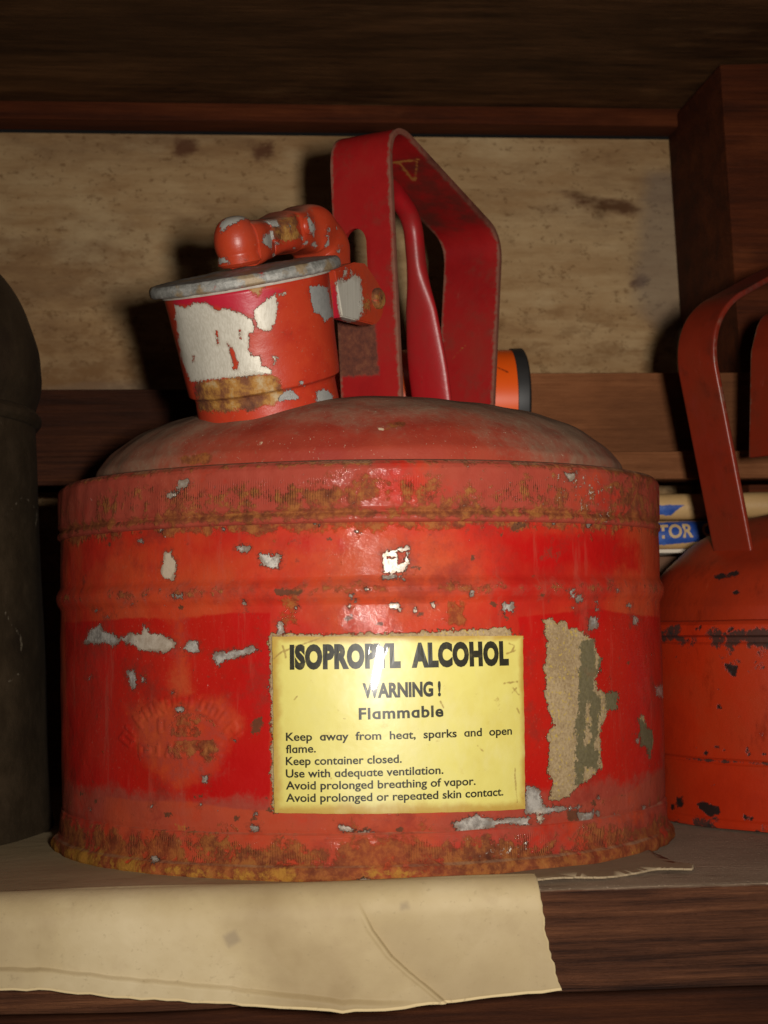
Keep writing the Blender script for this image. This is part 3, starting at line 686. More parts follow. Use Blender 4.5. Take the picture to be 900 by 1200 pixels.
def zinc_mat():
    g = Mat('worn_zinc'); n2 = g.noise(90, 6, .65); n3 = g.noise(420, 6, .7)
    col = g.ramp(n3, [(.3, (.12, .115, .10)), (.5, (.26, .25, .225)), (.7, (.42, .40, .36))])
    col = g.mix(g.step(n2, .48, .58, 0, .85), col, g.mix(n3, (.12, .075, .035), (.42, .29, .15)))
    col = g.mix(g.step(g.noise(60, 6, .7, g.coord(loc=(3, 1, 2))), .60, .66, 0, .9), col, (.36, .03, .02))
    nb = g.bump(g.add(n2, n3), .0005, .5)
    return g.out(col, g.mixf(n3, .35, .7), .15, nb, .5)
m_zinc = zinc_mat()
def lid_post(V, N, h, th):
    return V + N*(.00012*wob(V, .016, 61) + .00008*wob(V, .005, 62))[:, None], {}
prof = fillet([(.0300, .0537), (.0345, .0538), (.0354, .0545), (.0354, .0568), (.0345, .0581), (.018, .0590), (.0008, .0596)], [.0008, .001, .001, .001, .01], 5)
lid = lathe('lid', prof, m_zinc, can, thetas(160, 60), .0008, None, lid_post, **kw)
gm = Mat('pale_gasket'); m_gasket = gm.out(gm.mix(gm.noise(300), (.20, .13, .09), (.6, .56, .48)), .6)
lathe('gasket', [(.0300, .0527), (.0313, .0528), (.0315, .0532), (.0313, .0537), (.0300, .0537)], m_gasket, can, thetas(100, 40), None, 50, **kw)
m_lever = small_paint('lever_paint', ((.36, .024, .010), (.43, .045, .015), (.34, .045, .022)))
_lr = np.random.default_rng(12); LEV = []
for _ in range(26):
    x, y, q = _lr.uniform(253, 398), _lr.uniform(250, 306), _lr.uniform(.6, 2.4)
    LEV.append([(x + q*_lr.uniform(.4, 1.6)*math.cos(t), y + q*_lr.uniform(.4, 1.3)*math.sin(t)) for t in np.linspace(0, 6.28, 6, endpoint=False)])
def lever_post(V):
    return dict(chip=marks(V, LEV + [SP([(290, 100), (320, 65), (375, 60), (392, 75), (350, 92), (322, 108), (300, 126)]), SP([(440, 82), (490, 80), (505, 105), (480, 110)]), SP([(600, 60), (630, 110), (620, 145), (605, 100)]), SP([(440, 140), (480, 120), (470, 180), (445, 175)]), SP([(280, 222), (310, 215), (330, 232), (290, 236)])]),
                zinc=np.full(len(V), .7), rust=marks(V, [SP([(470, 85), (560, 68), (575, 150), (520, 165), (480, 140)])]), pink=np.full(len(V), FAR))
pth = fillet([loc(.000, 0, .0675), loc(.012, 0, .0680), loc(.030, 0, .0690), loc(.0480, 0, .0685), loc(.0555, 0, .0610), loc(.0560, 0, .0500)], [.02, .03, .010, .008], 8)
pth = resample(pth, .0010)
sl = np.linspace(0, 1, len(pth))
lw = .0090 - .0018*np.exp(-((sl-.20)/.09)**2) + .0008*sm(.6, .8, sl)
lh = .0082 - .0012*np.exp(-((sl-.30)/.14)**2) + .0014*sm(.55, .75, sl) - .0012*sm(.85, 1, sl)
lw = lw + .00035*np.sin(sl*37) ; lh = lh + .00030*np.sin(sl*29+1)
lever = sweep('lever', pth, VV_, lw, lh, m_lever, can, 40, 3.6, sharp=60, post=lever_post)
# rounded knob at the front of the lever
kp = [(.0005, -.0078), (.0068, -.0078), (.0084, -.0066)] + [(.0084*math.cos(t)**.8, .0008 + .0096*math.sin(t)) for t in np.linspace(-.45, math.pi/2-.05, 16)] + [(.0002, .0104)]
def knob_post(V, N, h, th): return V, lever_post(V)
lathe('knob', kp, m_lever, can, thetas(60, 30), .0006, 50, knob_post, O=loc(-.0012, 0, .0680), A=AX, X=VV_, Y=-UL)
lathe('rivet', [(.0038, -.002), (.0036, .0016), (.0026, .0026), (.0003, .0029)], m_lever, lever, thetas(20, 12), .0005, 50, lambda V, N, h, th: (V, lever_post(V)), O=loc(.034, .0082, .0700), A=VV_, X=UL, Y=AX)
lathe('rivet', [(.0034, -.002), (.0032, .0014), (.0024, .0022), (.0003, .0025)], m_lever, lever, thetas(20, 12), .0005, 50, lambda V, N, h, th: (V, lever_post(V)), O=loc(.013, .0066, .0690), A=VV_, X=UL, Y=AX)
# hinge cheeks with a pivot bolt
def plate(name, outline, v0, v1, mat, parent, post=None):
    bm = bmesh.new(); vs = [bm.verts.new(loc(s, v0, h)) for s, h in outline]; f = bm.faces.new(vs)
    r = bmesh.ops.extrude_face_region(bm, geom=[f])
    for e in r['geom']:
        if isinstance(e, bmesh.types.BMVert): e.co += Vector(VV_*(v1-v0))
    bmesh.ops.recalc_face_normals(bm, faces=bm.faces[:])
    bmesh.ops.bevel(bm, geom=[e for e in bm.edges if e.calc_face_angle(0) > 1.2], offset=.0005, segments=2, affect='EDGES')
    bmesh.ops.triangulate(bm, faces=bm.faces[:]); bmesh.ops.subdivide_edges(bm, edges=bm.edges[:], cuts=3, use_grid_fill=True)
    me = bpy.data.meshes.new(name); bm.to_mesh(me); bm.free()
    V = np.array([v.co[:] for v in me.vertices]); return finish(name, me, mat, parent, True, 35, post(V) if post else None)
def hinge_post(V):
    return dict(chip=marks(V, [[(392, 330), (418, 326), (426, 350), (424, 374), (402, 380), (396, 360)], [(404, 312), (420, 318), (424, 328), (404, 322)]]), zinc=np.full(len(V), .25), rust=marks(V, [[(422, 347), (434, 347), (434, 366), (422, 366)]]),
                pink=marks(V, [[(388, 330), (396, 335), (404, 380), (390, 380)]]))
ol = [(.036, .0340), (.058, .0275)] + [(.0600 + .0095*math.sin(t), .0370 - .0095*math.cos(t)) for t in np.linspace(.1, 2.2, 10)] + [(.064, .0470), (.060, .0515), (.052, .0530), (.036, .0520)]
hinge = plate('hinge', ol, .0105, .0165, m_lever, can, hinge_post)
plate('hinge', ol, -.0150, -.0105, m_lever, can, hinge_post)
lathe('pivot_bolt', [(.0042, -.001), (.0042, .0012), (.0034, .0020), (.0003, .0023)], m_lever, hinge, thetas(24, 12), .0004, 40,
      lambda V, N, h, th: (V, dict(chip=np.full(len(V), FAR), zinc=0*h, rust=np.full(len(V), -.6), pink=np.full(len(V), FAR))), O=loc(.0640, .0165, .0370), A=VV_, X=UL, Y=AX)

# ---- carrying handle: bent steel strap with a slot in the front leg
def strap_mat(name, base):
    g = Mat(name); n1 = g.noise(22, 5, .6); n2 = g.noise(80, 6, .65); n3 = g.noise(380, 6, .7)
    col = g.ramp(n1, [(.30, base[0]), (.5, base[1]), (.72, base[2])])
    col = g.mix(g.step(n2, .53, .72, 0, .55), col, base[3])
    ed = g.step(g.add(g.attr('edge'), g.add(g.mul(g.add(n3, -.5), 1.0), g.mul(g.add(n2, -.5), .9))), .60, .95)
    col = g.mix(g.mul(ed, .75), col, g.mix(n3, (.10, .045, .03), (.30, .17, .11)))
    rs = g.below(g.add(g.attr('rust'), g.mul(g.add(n3, -.5), 3)), .7)
    col = g.mix(g.mul(rs, .93), col, g.ramp(n3, [(.3, (.045, .015, .008)), (.52, (.11, .032, .014)), (.66, (.15, .05, .02)), (.78, (.45, .2, .04))]))
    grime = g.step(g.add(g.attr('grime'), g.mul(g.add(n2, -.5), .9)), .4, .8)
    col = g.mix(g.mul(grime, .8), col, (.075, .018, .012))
    sc = g.below(g.add(g.attr('scratch'), g.mul(g.add(n3, -.5), 2.2)), .3)
    col = g.mix(sc, col, (.34, .13, .03))
    col = g.mix(g.step(n3, .64, .72, 0, .6), col, (.12, .025, .018))
    col = g.mix(g.step(g.noise(12, 6, .7, g.coord((1, 1, .7), loc=(2, 2, 2))), .52, .70, 0, .5), col, (.20, .03, .022))
    col = g.mix(g.step(g.noise(60, 8, .8, g.coord((3, 3, .5))), .62, .72, 0, .5), col, (.40, .10, .07))
    nb = g.bump(g.add(n2, g.mul(n3, .35)), .0005, .4)
    return g.out(col, g.add(g.mixf(rs, .33, .8), g.mul(n2, .12)), 0, nb, .5)
RED4 = ((.23, .006, .007), (.32, .010, .010), (.28, .024, .016), (.19, .032, .02))
m_strap = strap_mat('handle_red_paint', RED4)
def strap(name, prof, O, u, v, hw, tk, mat, parent, slot=None, post=None, nw=36, step=.0011, edge=1.0):
    p = resample(prof, step); n = len(p)
    L = np.concatenate([[0], np.cumsum(np.linalg.norm(np.diff(p, axis=0), axis=1))])
    ws = np.linspace(-hw, hw, nw)
    r = .0012
    LL, WW = np.meshgrid(L, ws, indexing='ij')
    keep = np.ones((n-1, nw-1), bool)
    if slot:
        lc, wc, hl, hwid = slot              # stadium shaped hole, measured along the strap
        dl = np.clip(np.abs(LL-lc) - (hl-hwid), 0, None)*np.sign(LL-lc); dw = WW-wc
        q = np.hypot(dl, dw)
        near = (q < hwid*1.22) & (q > hwid*.80)
        f = np.where(near, hwid/np.maximum(q, 1e-9), 1)
        LL = np.where(near, LL + dl*(f-1), LL); WW = np.where(near, WW + dw*(f-1), WW)
        qc = (q[:-1, :-1]+q[1:, :-1]+q[:-1, 1:]+q[1:, 1:])/4; ins = (q < hwid*.99)
        keep = ~((ins & ~near)[:-1, :-1] | (ins & ~near)[1:, :-1] | (ins & ~near)[:-1, 1:] | (ins & ~near)[1:, 1:] | (qc < hwid*.97))
    s_ = np.interp(LL, L, p[:, 0]); z_ = np.interp(LL, L, p[:, 1])
    V = (np.asarray(O) + s_[..., None]*u + z_[..., None]*EZ + WW[..., None]*v).reshape(-1, 3)
    F = grid_faces(n, nw)[keep.ravel()]
    me = bpy.data.meshes.new(name); me.from_pydata(V.tolist(), [], F.tolist())
    bm = bmesh.new(); bm.from_mesh(me)
    bmesh.ops.delete(bm, geom=[x for x in bm.verts if not x.link_faces], context='VERTS')
    bm.to_mesh(me); bm.free(); me.update()
    V = np.array([x.co[:] for x in me.vertices])
    at = post(V) if post else {}
    wv = (V - np.asarray(O)) @ v
    at['edge'] = (.55*sm(hw*.55, hw*.9, np.abs(wv)) + .45*sm(hw*.86, hw*1.0, np.abs(wv)))*edge
    for k in ('rust', 'scratch'): at.setdefault(k, np.full(len(V), FAR))
    at.setdefault('grime', np.zeros(len(V)))
    o = finish(name, me, mat, parent, True, 50, at)
    md = o.modifiers.new('thick', 'SOLIDIFY'); md.thickness = tk; md.offset = 0
    b = o.modifiers.new('soft', 'BEVEL'); b.width = tk*.28; b.segments = 2; b.limit_method = 'ANGLE'; b.angle_limit = rad(50)
    return o
HO = np.array([.0045, .0, 0.])
hp = fillet([(.003, .168), (-.0045, .2918), (.0955, .2605), (.0785, .140)], [.0125, .013], 12)
def handle_post(V):
    s = (V-HO) @ U
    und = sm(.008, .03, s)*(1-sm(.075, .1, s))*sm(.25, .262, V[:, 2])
    rust = marks(V, [[(398, 362), (440, 360), (446, 440), (396, 442)]])
    rust = np.where(s < .02, rust, FAR)
    scr = marks(V, (), [([(460, 188), (491, 184)], 1.0), ([(468, 188), (484, 208)], 1.3), ([(489, 186), (487, 208)], 1.2), ([(484, 208), (488, 206)], 1.0), ([(532, 420), (546, 406)], .5)])
    scr = np.where(s > .01, scr, FAR)
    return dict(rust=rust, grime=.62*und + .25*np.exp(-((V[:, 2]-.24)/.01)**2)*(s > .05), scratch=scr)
strap('handle', hp, HO, U, VV_, .0142, .0024, m_strap, can, (.0655, -.0040, .0140, .0052), handle_post)
# trigger bar inside the handle: round rod that flattens into a blade
def hpt(s, z, v=0.): return HO + U*s + EZ*z + VV_*v
tp = fillet([hpt(.000, .2655), hpt(.020, .2690), hpt(.0385, .2590), hpt(.0420, .235), hpt(.0475, .205), hpt(.0560, .168)], [.01, .014, .02, .03], 10)
tp = resample(tp, .0015); zz_ = tp[:, 2]
fl_ = sm(.242, .222, zz_) if False else 1-sm(.218, .242, zz_)
grow = 1-sm(.19, .235, zz_)
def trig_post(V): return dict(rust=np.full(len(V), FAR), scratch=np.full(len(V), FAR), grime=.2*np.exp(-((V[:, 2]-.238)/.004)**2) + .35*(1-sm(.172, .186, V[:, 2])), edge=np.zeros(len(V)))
g_ = strap_mat('trigger_red_paint', ((.26, .005, .008), (.35, .008, .011), (.32, .015, .014), (.22, .024, .02)))
sweep('trigger', tp, VV_, .0041 + fl_*(.0026 + .0030*grow), .0041 - fl_*.0016, g_, can, 28, 2.3, sharp=60, post=trig_post)
# rusty link behind the slot
lk = [hpt(-.012, .2235, -.005), hpt(.002, .2250, -.005), hpt(.0105, .2262, -.005)]
sweep('link', resample(lk, .002), VV_, .0042, .0058, strap_mat('rusty_link_paint', ((.12, .02, .010), (.20, .035, .015), (.14, .03, .014), (.10, .03, .015))), can, 20, 2.6, sharp=60, post=trig_post)

# ---- paper label under yellowed film, bent round the can
LAB_R = Rb + .0010
f0, zt0 = on_can(319, 746, LAB_R); f1, zt1 = on_can(613, 745, LAB_R); f2, zb1 = on_can(615.5, 948, LAB_R); f3, zb0 = on_can(321.5, 952.5, LAB_R)
def label_mat():
    g = Mat('yellowed_label'); n1 = g.noise(28, 5, .6); n2 = g.noise(120, 6, .65)
    col = g.ramp(n1, [(.3, (.56, .47, .115)), (.5, (.62, .545, .155)), (.7, (.60, .54, .20))])
    ed = g.step(g.add(g.attr('edge'), g.add(g.mul(g.add(n2, -.5), .9), g.mul(g.add(n1, -.5), .8))), .30, .90)
    col = g.mix(g.mul(ed, .85), col, g.mix(n2, (.30, .15, .02), (.46, .28, .05)))
    col = g.mix(g.step(g.noise(45, 7, .75, g.coord((1, 1, 1.4))), .60, .70, 0, .5), col, (.44, .31, .06))
    col = g.mix(g.step(g.noise(20, 6, .7, g.coord((1, 1, .5), loc=(1, 2, 6))), .50, .68, 0, .55), col, (.64, .57, .26))
    col = g.mix(g.step(g.noise(170, 7, .8, g.coord(loc=(8, 2, 6))), .655, .69, 0, .8), col, (.22, .12, .03))
    col = g.mix(g.step(n2, .66, .74, 0, .5), col, (.30, .18, .04))
    mk = g.below(g.add(g.attr('mark'), g.mul(g.add(g.noise(500), -.5), 1.5)), .25); col = g.mix(g.mul(mk, .75), col, (.26, .15, .04))
    nb = g.bump(g.add(g.noise(60, 3, .5), g.mul(n2, .25)), .0007, .40)
    return g.out(col, g.add(.30, g.mul(n2, .2)), 0, nb, .4, .24, .04)
nu, nv_ = 240, 160
us, vs = np.linspace(0, 1, nu), np.linspace(0, 1, nv_)
UU, WW = np.meshgrid(us, vs)
def lab_pt(u, v, off=0.0):                   # u right, v up, both 0..1
    f = (1-v)*((1-u)*f3 + u*f2) + v*((1-u)*f0 + u*f1)
    z = (1-v)*((1-u)*zb0 + u*zb1) + v*((1-u)*zt0 + u*zt1)
    puff = .0009*np.clip(16*u*(1-u)*v*(1-v), 0, 1)**.6 + .00018*np.sin(9*u+3*v)*np.sin(7*v+2*u)
    R = LAB_R + off + puff
    return np.stack([R*np.sin(f), -R*np.cos(f), z], -1)
jag = lambda x, k: .0008*np.sin(x*37+k)+.0006*np.sin(x*91+2*k)
front = lab_pt(UU + (UU < .01)*jag(WW, 1) + (UU > .99)*jag(WW, 2), WW + (WW < .01)*jag(UU, 3)*.8 + (WW > .99)*jag(UU, 4)*.8).reshape(-1, 3)
ringi = list(range(nu)) + [r*nu+nu-1 for r in range(1, nv_)] + [(nv_-1)*nu+i for i in range(nu-2, -1, -1)] + [r*nu for r in range(nv_-2, 0, -1)]
rim = front[ringi].copy(); sc = (Rb-.0002)/np.hypot(rim[:, 0], rim[:, 1]); rim[:, :2] *= sc[:, None]
F = [list(f) for f in grid_faces(nv_, nu)]; L = len(ringi)
for i in range(L): F.append([ringi[i], nu*nv_+i, nu*nv_+(i+1) % L, ringi[(i+1) % L]])
ed = np.maximum(np.maximum(1-UU/.07, (UU-.95)/.05), np.maximum(1-WW/.10, (WW-.93)/.07)).clip(0, 1).ravel()
me = bpy.data.meshes.new('label'); me.from_pydata(np.concatenate([front, rim]).tolist(), [], F)
LM = [([(516, 822), (520, 829)], .9), ([(597, 754), (603, 757), (600, 763)], .9), ([(594, 766), (604, 762)], .7), ([(601, 806), (608, 814)], 1.0), ([(600, 812), (605, 806)], .8), ([(606, 830), (609, 836)], .8),
      ([(590, 801), (606, 799)], .5), ([(321, 772), (330, 764), (346, 758), (380, 746)], .9), ([(331, 757), (335, 770)], 1.3), ([(384, 906), (388, 912)], .8), ([(560, 874), (566, 880)], .7), ([(345, 820), (348, 816)], .8), ([(603, 900), (606, 940)], .5)]
allv = np.concatenate([front, rim])
label = finish('label', me, label_mat(), can, True, 50, dict(edge=np.concatenate([ed, np.ones(L)]), mark=marks(allv, (), LM)))
def ink_mat():
    g = Mat('black_print'); n = g.noise(260, 5, .7)
    return g.out(g.mix(g.step(n, .5, .75), (.022, .020, .012), (.09, .075, .03)), .4, 0, None, .25, .15, .06)
m_ink = ink_mat()
def flat_text(txt, bold=0.0, word=1.0, space=1.0):
    cu = bpy.data.curves.new('text', 'FONT'); cu.body = txt; cu.offset = bold; cu.size = 1; cu.space_word = word; cu.space_character = space
    cu.resolution_u = 4; cu.fill_mode = 'FRONT'
    o = bpy.data.objects.new('text', cu); S.collection.objects.link(o)
    dg = bpy.context.evaluated_depsgraph_get(); me = bpy.data.meshes.new_from_object(o.evaluated_get(dg))
    bpy.data.objects.remove(o); bpy.data.curves.remove(cu)
    bm = bmesh.new(); bm.from_mesh(me); bpy.data.meshes.remove(me)
    return bm
def islands(bm):
    seen, out = set(), []
    for v in bm.verts:
        if v in seen: continue
        st, grp = [v], []; seen.add(v)
        while st:
            q = st.pop(); grp.append(q)
            for e in q.link_edges:
                o = e.other_vert(q)
                if o not in seen: seen.add(o); st.append(o)
        out.append(grp)
    return sorted(out, key=lambda g_: (min(v.co.x for v in g_) + max(v.co.x for v in g_)))
def round_a(txt, bold, word, space):
    """the old type has a round one-storey a: made from a d whose stem stops at the x-height"""
    if 'a' not in txt: return flat_text(txt, bold, word, space)
    bm = flat_text(txt.replace('a', 'd'), bold, word, space); bmesh.ops.remove_doubles(bm, verts=bm.verts[:], dist=1e-5)
    isl = islands(bm); need = []
    for c in txt:
        if c != ' ': need += [c]*(2 if c in 'ij!' else 1)
    if len(need) != len(isl):
        bm.free(); return flat_text(txt, bold, word, space)
    xb = flat_text('x', bold); xh = max(v.co.y for v in xb.verts); xb.free()
    for c, g_ in zip(need, isl):
        if c == 'a':
            for v in g_: v.co.y = min(v.co.y, xh)
    return bm
def print_line(txt, x0, y0, x1, y1, caph, bold=0.0, word=1.0, space=1.0, name='lettering'):
    """one printed line; x0,y0 / x1,y1 = ends of its baseline on the photo, caph = capital height in photo pixels"""
    bm = round_a(txt, bold, word, space)
    xs = [v.co.x for v in bm.verts]; a, b = min(xs), max(xs)
    capb = flat_text('E', bold); ys = [v.co.y for v in capb.verts]; ch = max(ys)-min(ys); base = min(ys); capb.free()
    for c in np.arange(a, b, (b-a)/60):
        bmesh.ops.bisect_plane(bm, geom=bm.verts[:]+bm.edges[:]+bm.faces[:], plane_co=(c, 0, 0), plane_no=(1, 0, 0))
    fa, za = on_can(x0, y0, LAB_R+.0012); fb, zb_ = on_can(x1, y1, LAB_R+.0012)
    hh = caph*.000288
    for v in bm.verts:
        t = (v.co.x-a)/(b-a); f = fa + (fb-fa)*t; z = za + (zb_-za)*t + (v.co.y-base)/ch*hh
        fl_, zl = (1-t), z
        # find u, v on the label for its puffiness
        uu = (f-(f0+f3)/2)/((f1+f2)/2-(f0+f3)/2); vv = (z-(zb0+zb1)/2)/((zt0+zt1)/2-(zb0+zb1)/2)
        uu, vv = min(max(uu, .001), .999), min(max(vv, .001), .999)
        R = LAB_R + .00022 + .0009*min(max(16*uu*(1-uu)*vv*(1-vv), 0), 1)**.6 + .00018*math.sin(9*uu+3*vv)*math.sin(7*vv+2*uu)
        v.co = (R*math.sin(f), -R*math.cos(f), z)
    me = bpy.data.meshes.new(name); bm.to_mesh(me); bm.free()
    return finish(name, me, m_ink, label, False)
AL = str.maketrans({'a': '\u0251'})
print_line('ISOPROPYL  ALCOHOL', 339, 785, 598, 780, 29, .070, 1.0, 1.10)
print_line('WARNING !', 425, 818.5, 517, 816, 17.5, .045)
print_line('Flammable', 420.5, 843.5, 520, 840, 13.5, .030, 1.0, 1.10)
print_line('Keep  away  from  heat,  sparks  and  open', 334.5, 868.5, 601, 861, 9.6, .020)
print_line('flame.', 334.5, 883, 370, 882, 9.6, .020)
print_line('Keep container closed.', 334.5, 897, 471, 894, 9.6, .020)
print_line('Use with adequate ventilation.', 334.5, 911.5, 520, 907, 9.6, .020)
print_line('Avoid prolonged breathing of vapor.', 334.5, 925.5, 558, 920, 9.6, .020)
print_line('Avoid prolonged or repeated skin contact.', 334.5, 940, 591, 932.5, 9.6, .020)

# ------------------------------------------------------------------ the orange-red can at the right
def old_paint(name, base, stain=(.012, .007, .004), rgh=.38):
    g = Mat(name); n1 = g.noise(20, 5, .6); n2 = g.noise(60, 7, .7); n3 = g.noise(300, 6, .7)
    col = g.ramp(n1, [(.3, base[0]), (.5, base[1]), (.7, base[2])])
    dk = g.step(g.add(g.attr('stain'), g.add(g.mul(g.add(n2, -.5), 1.3), g.mul(g.add(n3, -.5), .5))), .46, .56)
    col = g.mix(g.mul(dk, .92), col, g.mix(n3, stain, tuple(2.5*c for c in stain)))
    ch = g.below(g.add(g.attr('chip'), g.mul(g.add(n3, -.5), 4)), .3)
    col = g.mix(ch, col, (.020, .012, .010))
    col = g.mix(g.step(g.add(n3, g.mul(g.add(n2, -.5), .4)), .70, .75, 0, .85), col, (.03, .012, .008))
    col = g.mix(g.step(g.noise(34, 8, .75, g.coord((1.6, 1.6, .7))), .54, .68, 0, .55), col, tuple(c*.5 for c in base[0]))
    col = g.mix(g.step(g.noise(90, 8, .8, g.coord((2, 2, .5), loc=(3, 1, 1))), .64, .71, 0, .5), col, (.42, .10, .04))
    nb = g.bump(g.add(n2, g.mul(n3, .3)), .0007, .45); nb = g.bump(g.inv(g.mx(ch, dk)), .0003, .6, nb)
    return g.out(col, g.add(g.mixf(dk, rgh, .7), g.mul(g.add(n2, -.5), .25)), 0, nb, .5)
OR3 = ((.28, .014, .003), (.37, .022, .004), (.34, .032, .008))
m_or = old_paint('orange_red_paint', OR3)
m_or_dome = old_paint('browned_shaded_red_paint', ((.19, .018, .006), (.27, .022, .005), (.32, .028, .007)))  # browned paint, with the dimness of grazing light painted in as well
RCP = np.array([.2223, .064, 0.]); R2 = .1000
can2 = thing('safety_can', 'orange-red safety can with black stained paint, partly out of view beside the shelf post', 'safety can', RCP)
def rpost(V, N, h, th):
    Wv = V + RCP
    stn = (.52+.16*np.clip(wob(V, .03, 77), -1.2, 1))*np.exp(-((h-.0785)/.006)**2) + .50*np.exp(-((h-.0275)/.0010)**2) + .42*(1-sm(.003, .012, h)) + .42*sm(.100, .125, h) + .40*np.exp(-((h-.0665)/.007)**2)
    _q = np.random.default_rng(4); ex = []
    for _ in range(34):
        x, y = _q.uniform(785, 905), _q.choice([_q.uniform(735, 975), 742+8*_q.normal(), 880+6*_q.normal(), 960+9*_q.normal()]); z = _q.uniform(.8, 2.8)
        ex.append([(x + z*_q.uniform(.4, 1.5)*math.cos(t), y + z*_q.uniform(.4, 1.2)*math.sin(t)) for t in np.linspace(0, 6.28, 6, endpoint=False)])
    ch = marks(Wv, ex + [Z(580, 700, .3556, [(668, 680), (690, 676), (742, 692), (738, 715), (710, 724), (690, 712)]), Z(580, 700, .3556, [(600, 660), (618, 655), (622, 690), (604, 690)]), Z(580, 700, .3556, [(580, 680), (592, 680), (590, 698), (582, 698)]),
                    Z(420, 460, .5333, [(780, 402), (834, 392), (838, 400), (790, 412)]), Z(420, 460, .5333, [(818, 436), (838, 434), (838, 442), (822, 444)]), Z(580, 700, .3556, [(735, 300), (745, 300), (744, 310), (736, 310)]), Z(580, 700, .3556, [(760, 220), (800, 225), (795, 262), (775, 255)])], (), N)
    return V + N*(.00025*wob(V, .05, 71))[:, None], dict(stain=stn, chip=ch)
prof = [(.096, .0006), (R2+.0008, .0008), (R2+.0012, .002), (R2+.0008, .004), (R2, .005), (R2, .0262), (R2-.0009, .0272), (R2-.0009, .0278), (R2, .0288), (R2, .0745), (R2-.0010, .0755), (R2-.0010, .0775), (R2+.0012, .0785), (R2+.0014, .0825), (R2, .0840), (R2-.002, .0845), (R2-.004, .0840)]
lathe('body', prof, m_or, can2, thetas(360, 60), .0006, 45, rpost)
prof = fillet([(R2-.0035, .0835), (R2-.004, .0900), (.090, .1050), (.075, .1180), (.055, .1280), (.030, .1335), (.0008, .1350)], [.004, .02, .03, .04, .05], 6)
lathe('dome', prof, m_or_dome, can2, thetas(200, 50), .002, None, lambda V, N, h, th: (V + N*(.0004*wob(V, .05, 72))[:, None], dict(stain=.16+.12*sm(.095, .120, h), chip=marks(V+RCP, [Z(420, 460, .5333, [(780, 402), (834, 392), (838, 400), (790, 412)]), Z(420, 460, .5333, [(818, 436), (838, 434), (838, 442), (822, 444)])], (), N))))
u2 = np.array([-.85, -.527, 0.]); u2 /= np.linalg.norm(u2); v2 = np.array([-u2[1], u2[0], 0.])
m_strap2 = strap_mat('dark_red_strap_paint', ((.14, .012, .004), (.20, .018, .006), (.16, .022, .008), (.08, .013, .006)))
hp2 = fillet([(.075, .100), (.0995, .2100), (.042, .2385), (-.030, .2385), (-.022, .120)], [.028, .03, .02], 14)
strap('handle', hp2, (0, 0, 0), u2, v2, .0112, .0024, m_strap2, can2, None, lambda V: dict(grime=.55*sm(.20, .22, V[:, 2])), 16, .002, .6)
hp3 = fillet([(-.015, .206), (.046, .2200), (.0530, .200), (.0560, .154)], [.012, .012], 8)
def round_end(o): return o
strap('trigger', hp3, (0, 0, 0), u2, v2, .0110, .0030, m_strap2, can2, None, None, 14, .002)
lathe('spout', [(.021, -.010), (.021, .012), (.024, .014), (.0255, .038), (.0295, .039), (.0300, .042), (.0285, .044), (.0005, .045)], m_or, can2, thetas(40, 24), .002, 35,
      lambda V, N, h, th: (V, dict(stain=.3+0*h, chip=FAR+0*h)), O=-u2*.060 + EZ*.110, A=(EZ*math.cos(.24)-u2*math.sin(.24)), X=v2, Y=u2)

# ------------------------------------------------------------------ the dark canister at the left
LCP = np.array([-.2440, .030, 0.]); 
dk = thing('canister', 'dark brown metal canister with rounded shoulders at the left edge, beside the red can', 'canister', LCP)
def dark_mat():
    g = Mat('dark_brown_metal'); n1 = g.noise(16, 6, .65); n2 = g.noise(70, 6, .7); n3 = g.noise(400, 5, .7)
    col = g.ramp(g.add(g.mul(n1, .6), g.mul(n2, .4)), [(.32, (.016, .010, .006)), (.5, (.034, .022, .011)), (.68, (.065, .042, .022))])
    col = g.mix(g.step(n3, .68, .74, 0, .6), col, (.12, .09, .06))
    sc = g.below(g.add(g.attr('chip'), g.mul(g.add(n3, -.5), 2.2)), .3); col = g.mix(g.mul(sc, .8), col, (.20, .16, .11))
    nb = g.bump(g.add(n2, g.mul(n1, .6)), .0010, .5)
    return g.out(col, g.add(.42, g.mul(n2, .25)), 0, nb, .4)
m_dark = dark_mat()
def dpost(V, N, h, th):
    sc = marks(V+LCP, (), [([(8, 800), (20, 790)], .8), ([(18, 735), (25, 750), (24, 765)], .8), ([(5, 715), (18, 738)], .6), ([(30, 580), (44, 600), (42, 618)], .4), ([(3, 608), (30, 580)], .3)], N)
    return V + N*(.0004*wob(V, .06, 81))[:, None], dict(chip=sc)
prof = [(.104, .0006), (.1105, .0008), (.1112, .002), (.1108, .006), (.1100, .010), (.1040, .172)]
lathe('body', prof, m_dark, dk, thetas(200, 40), .0025, 40, dpost)
lathe('bead', fillet([(.1030, .1715), (.1052, .1722), (.1066, .1740), (.1066, .1762), (.1050, .1782), (.1030, .1790)], [.001, .001, .001, .001]), m_dark, dk, thetas(200, 40), .001, None, dpost)
prof = fillet([(.1035, .1785), (.1072, .1900), (.1060, .2060), (.0965, .2330), (.0770, .2500), (.0500, .2580), (.0005, .2600)], [.02, .03, .05, .05, .05], 6)
lathe('shoulder', prof, m_dark, dk, thetas(200, 40), .002, None, dpost)

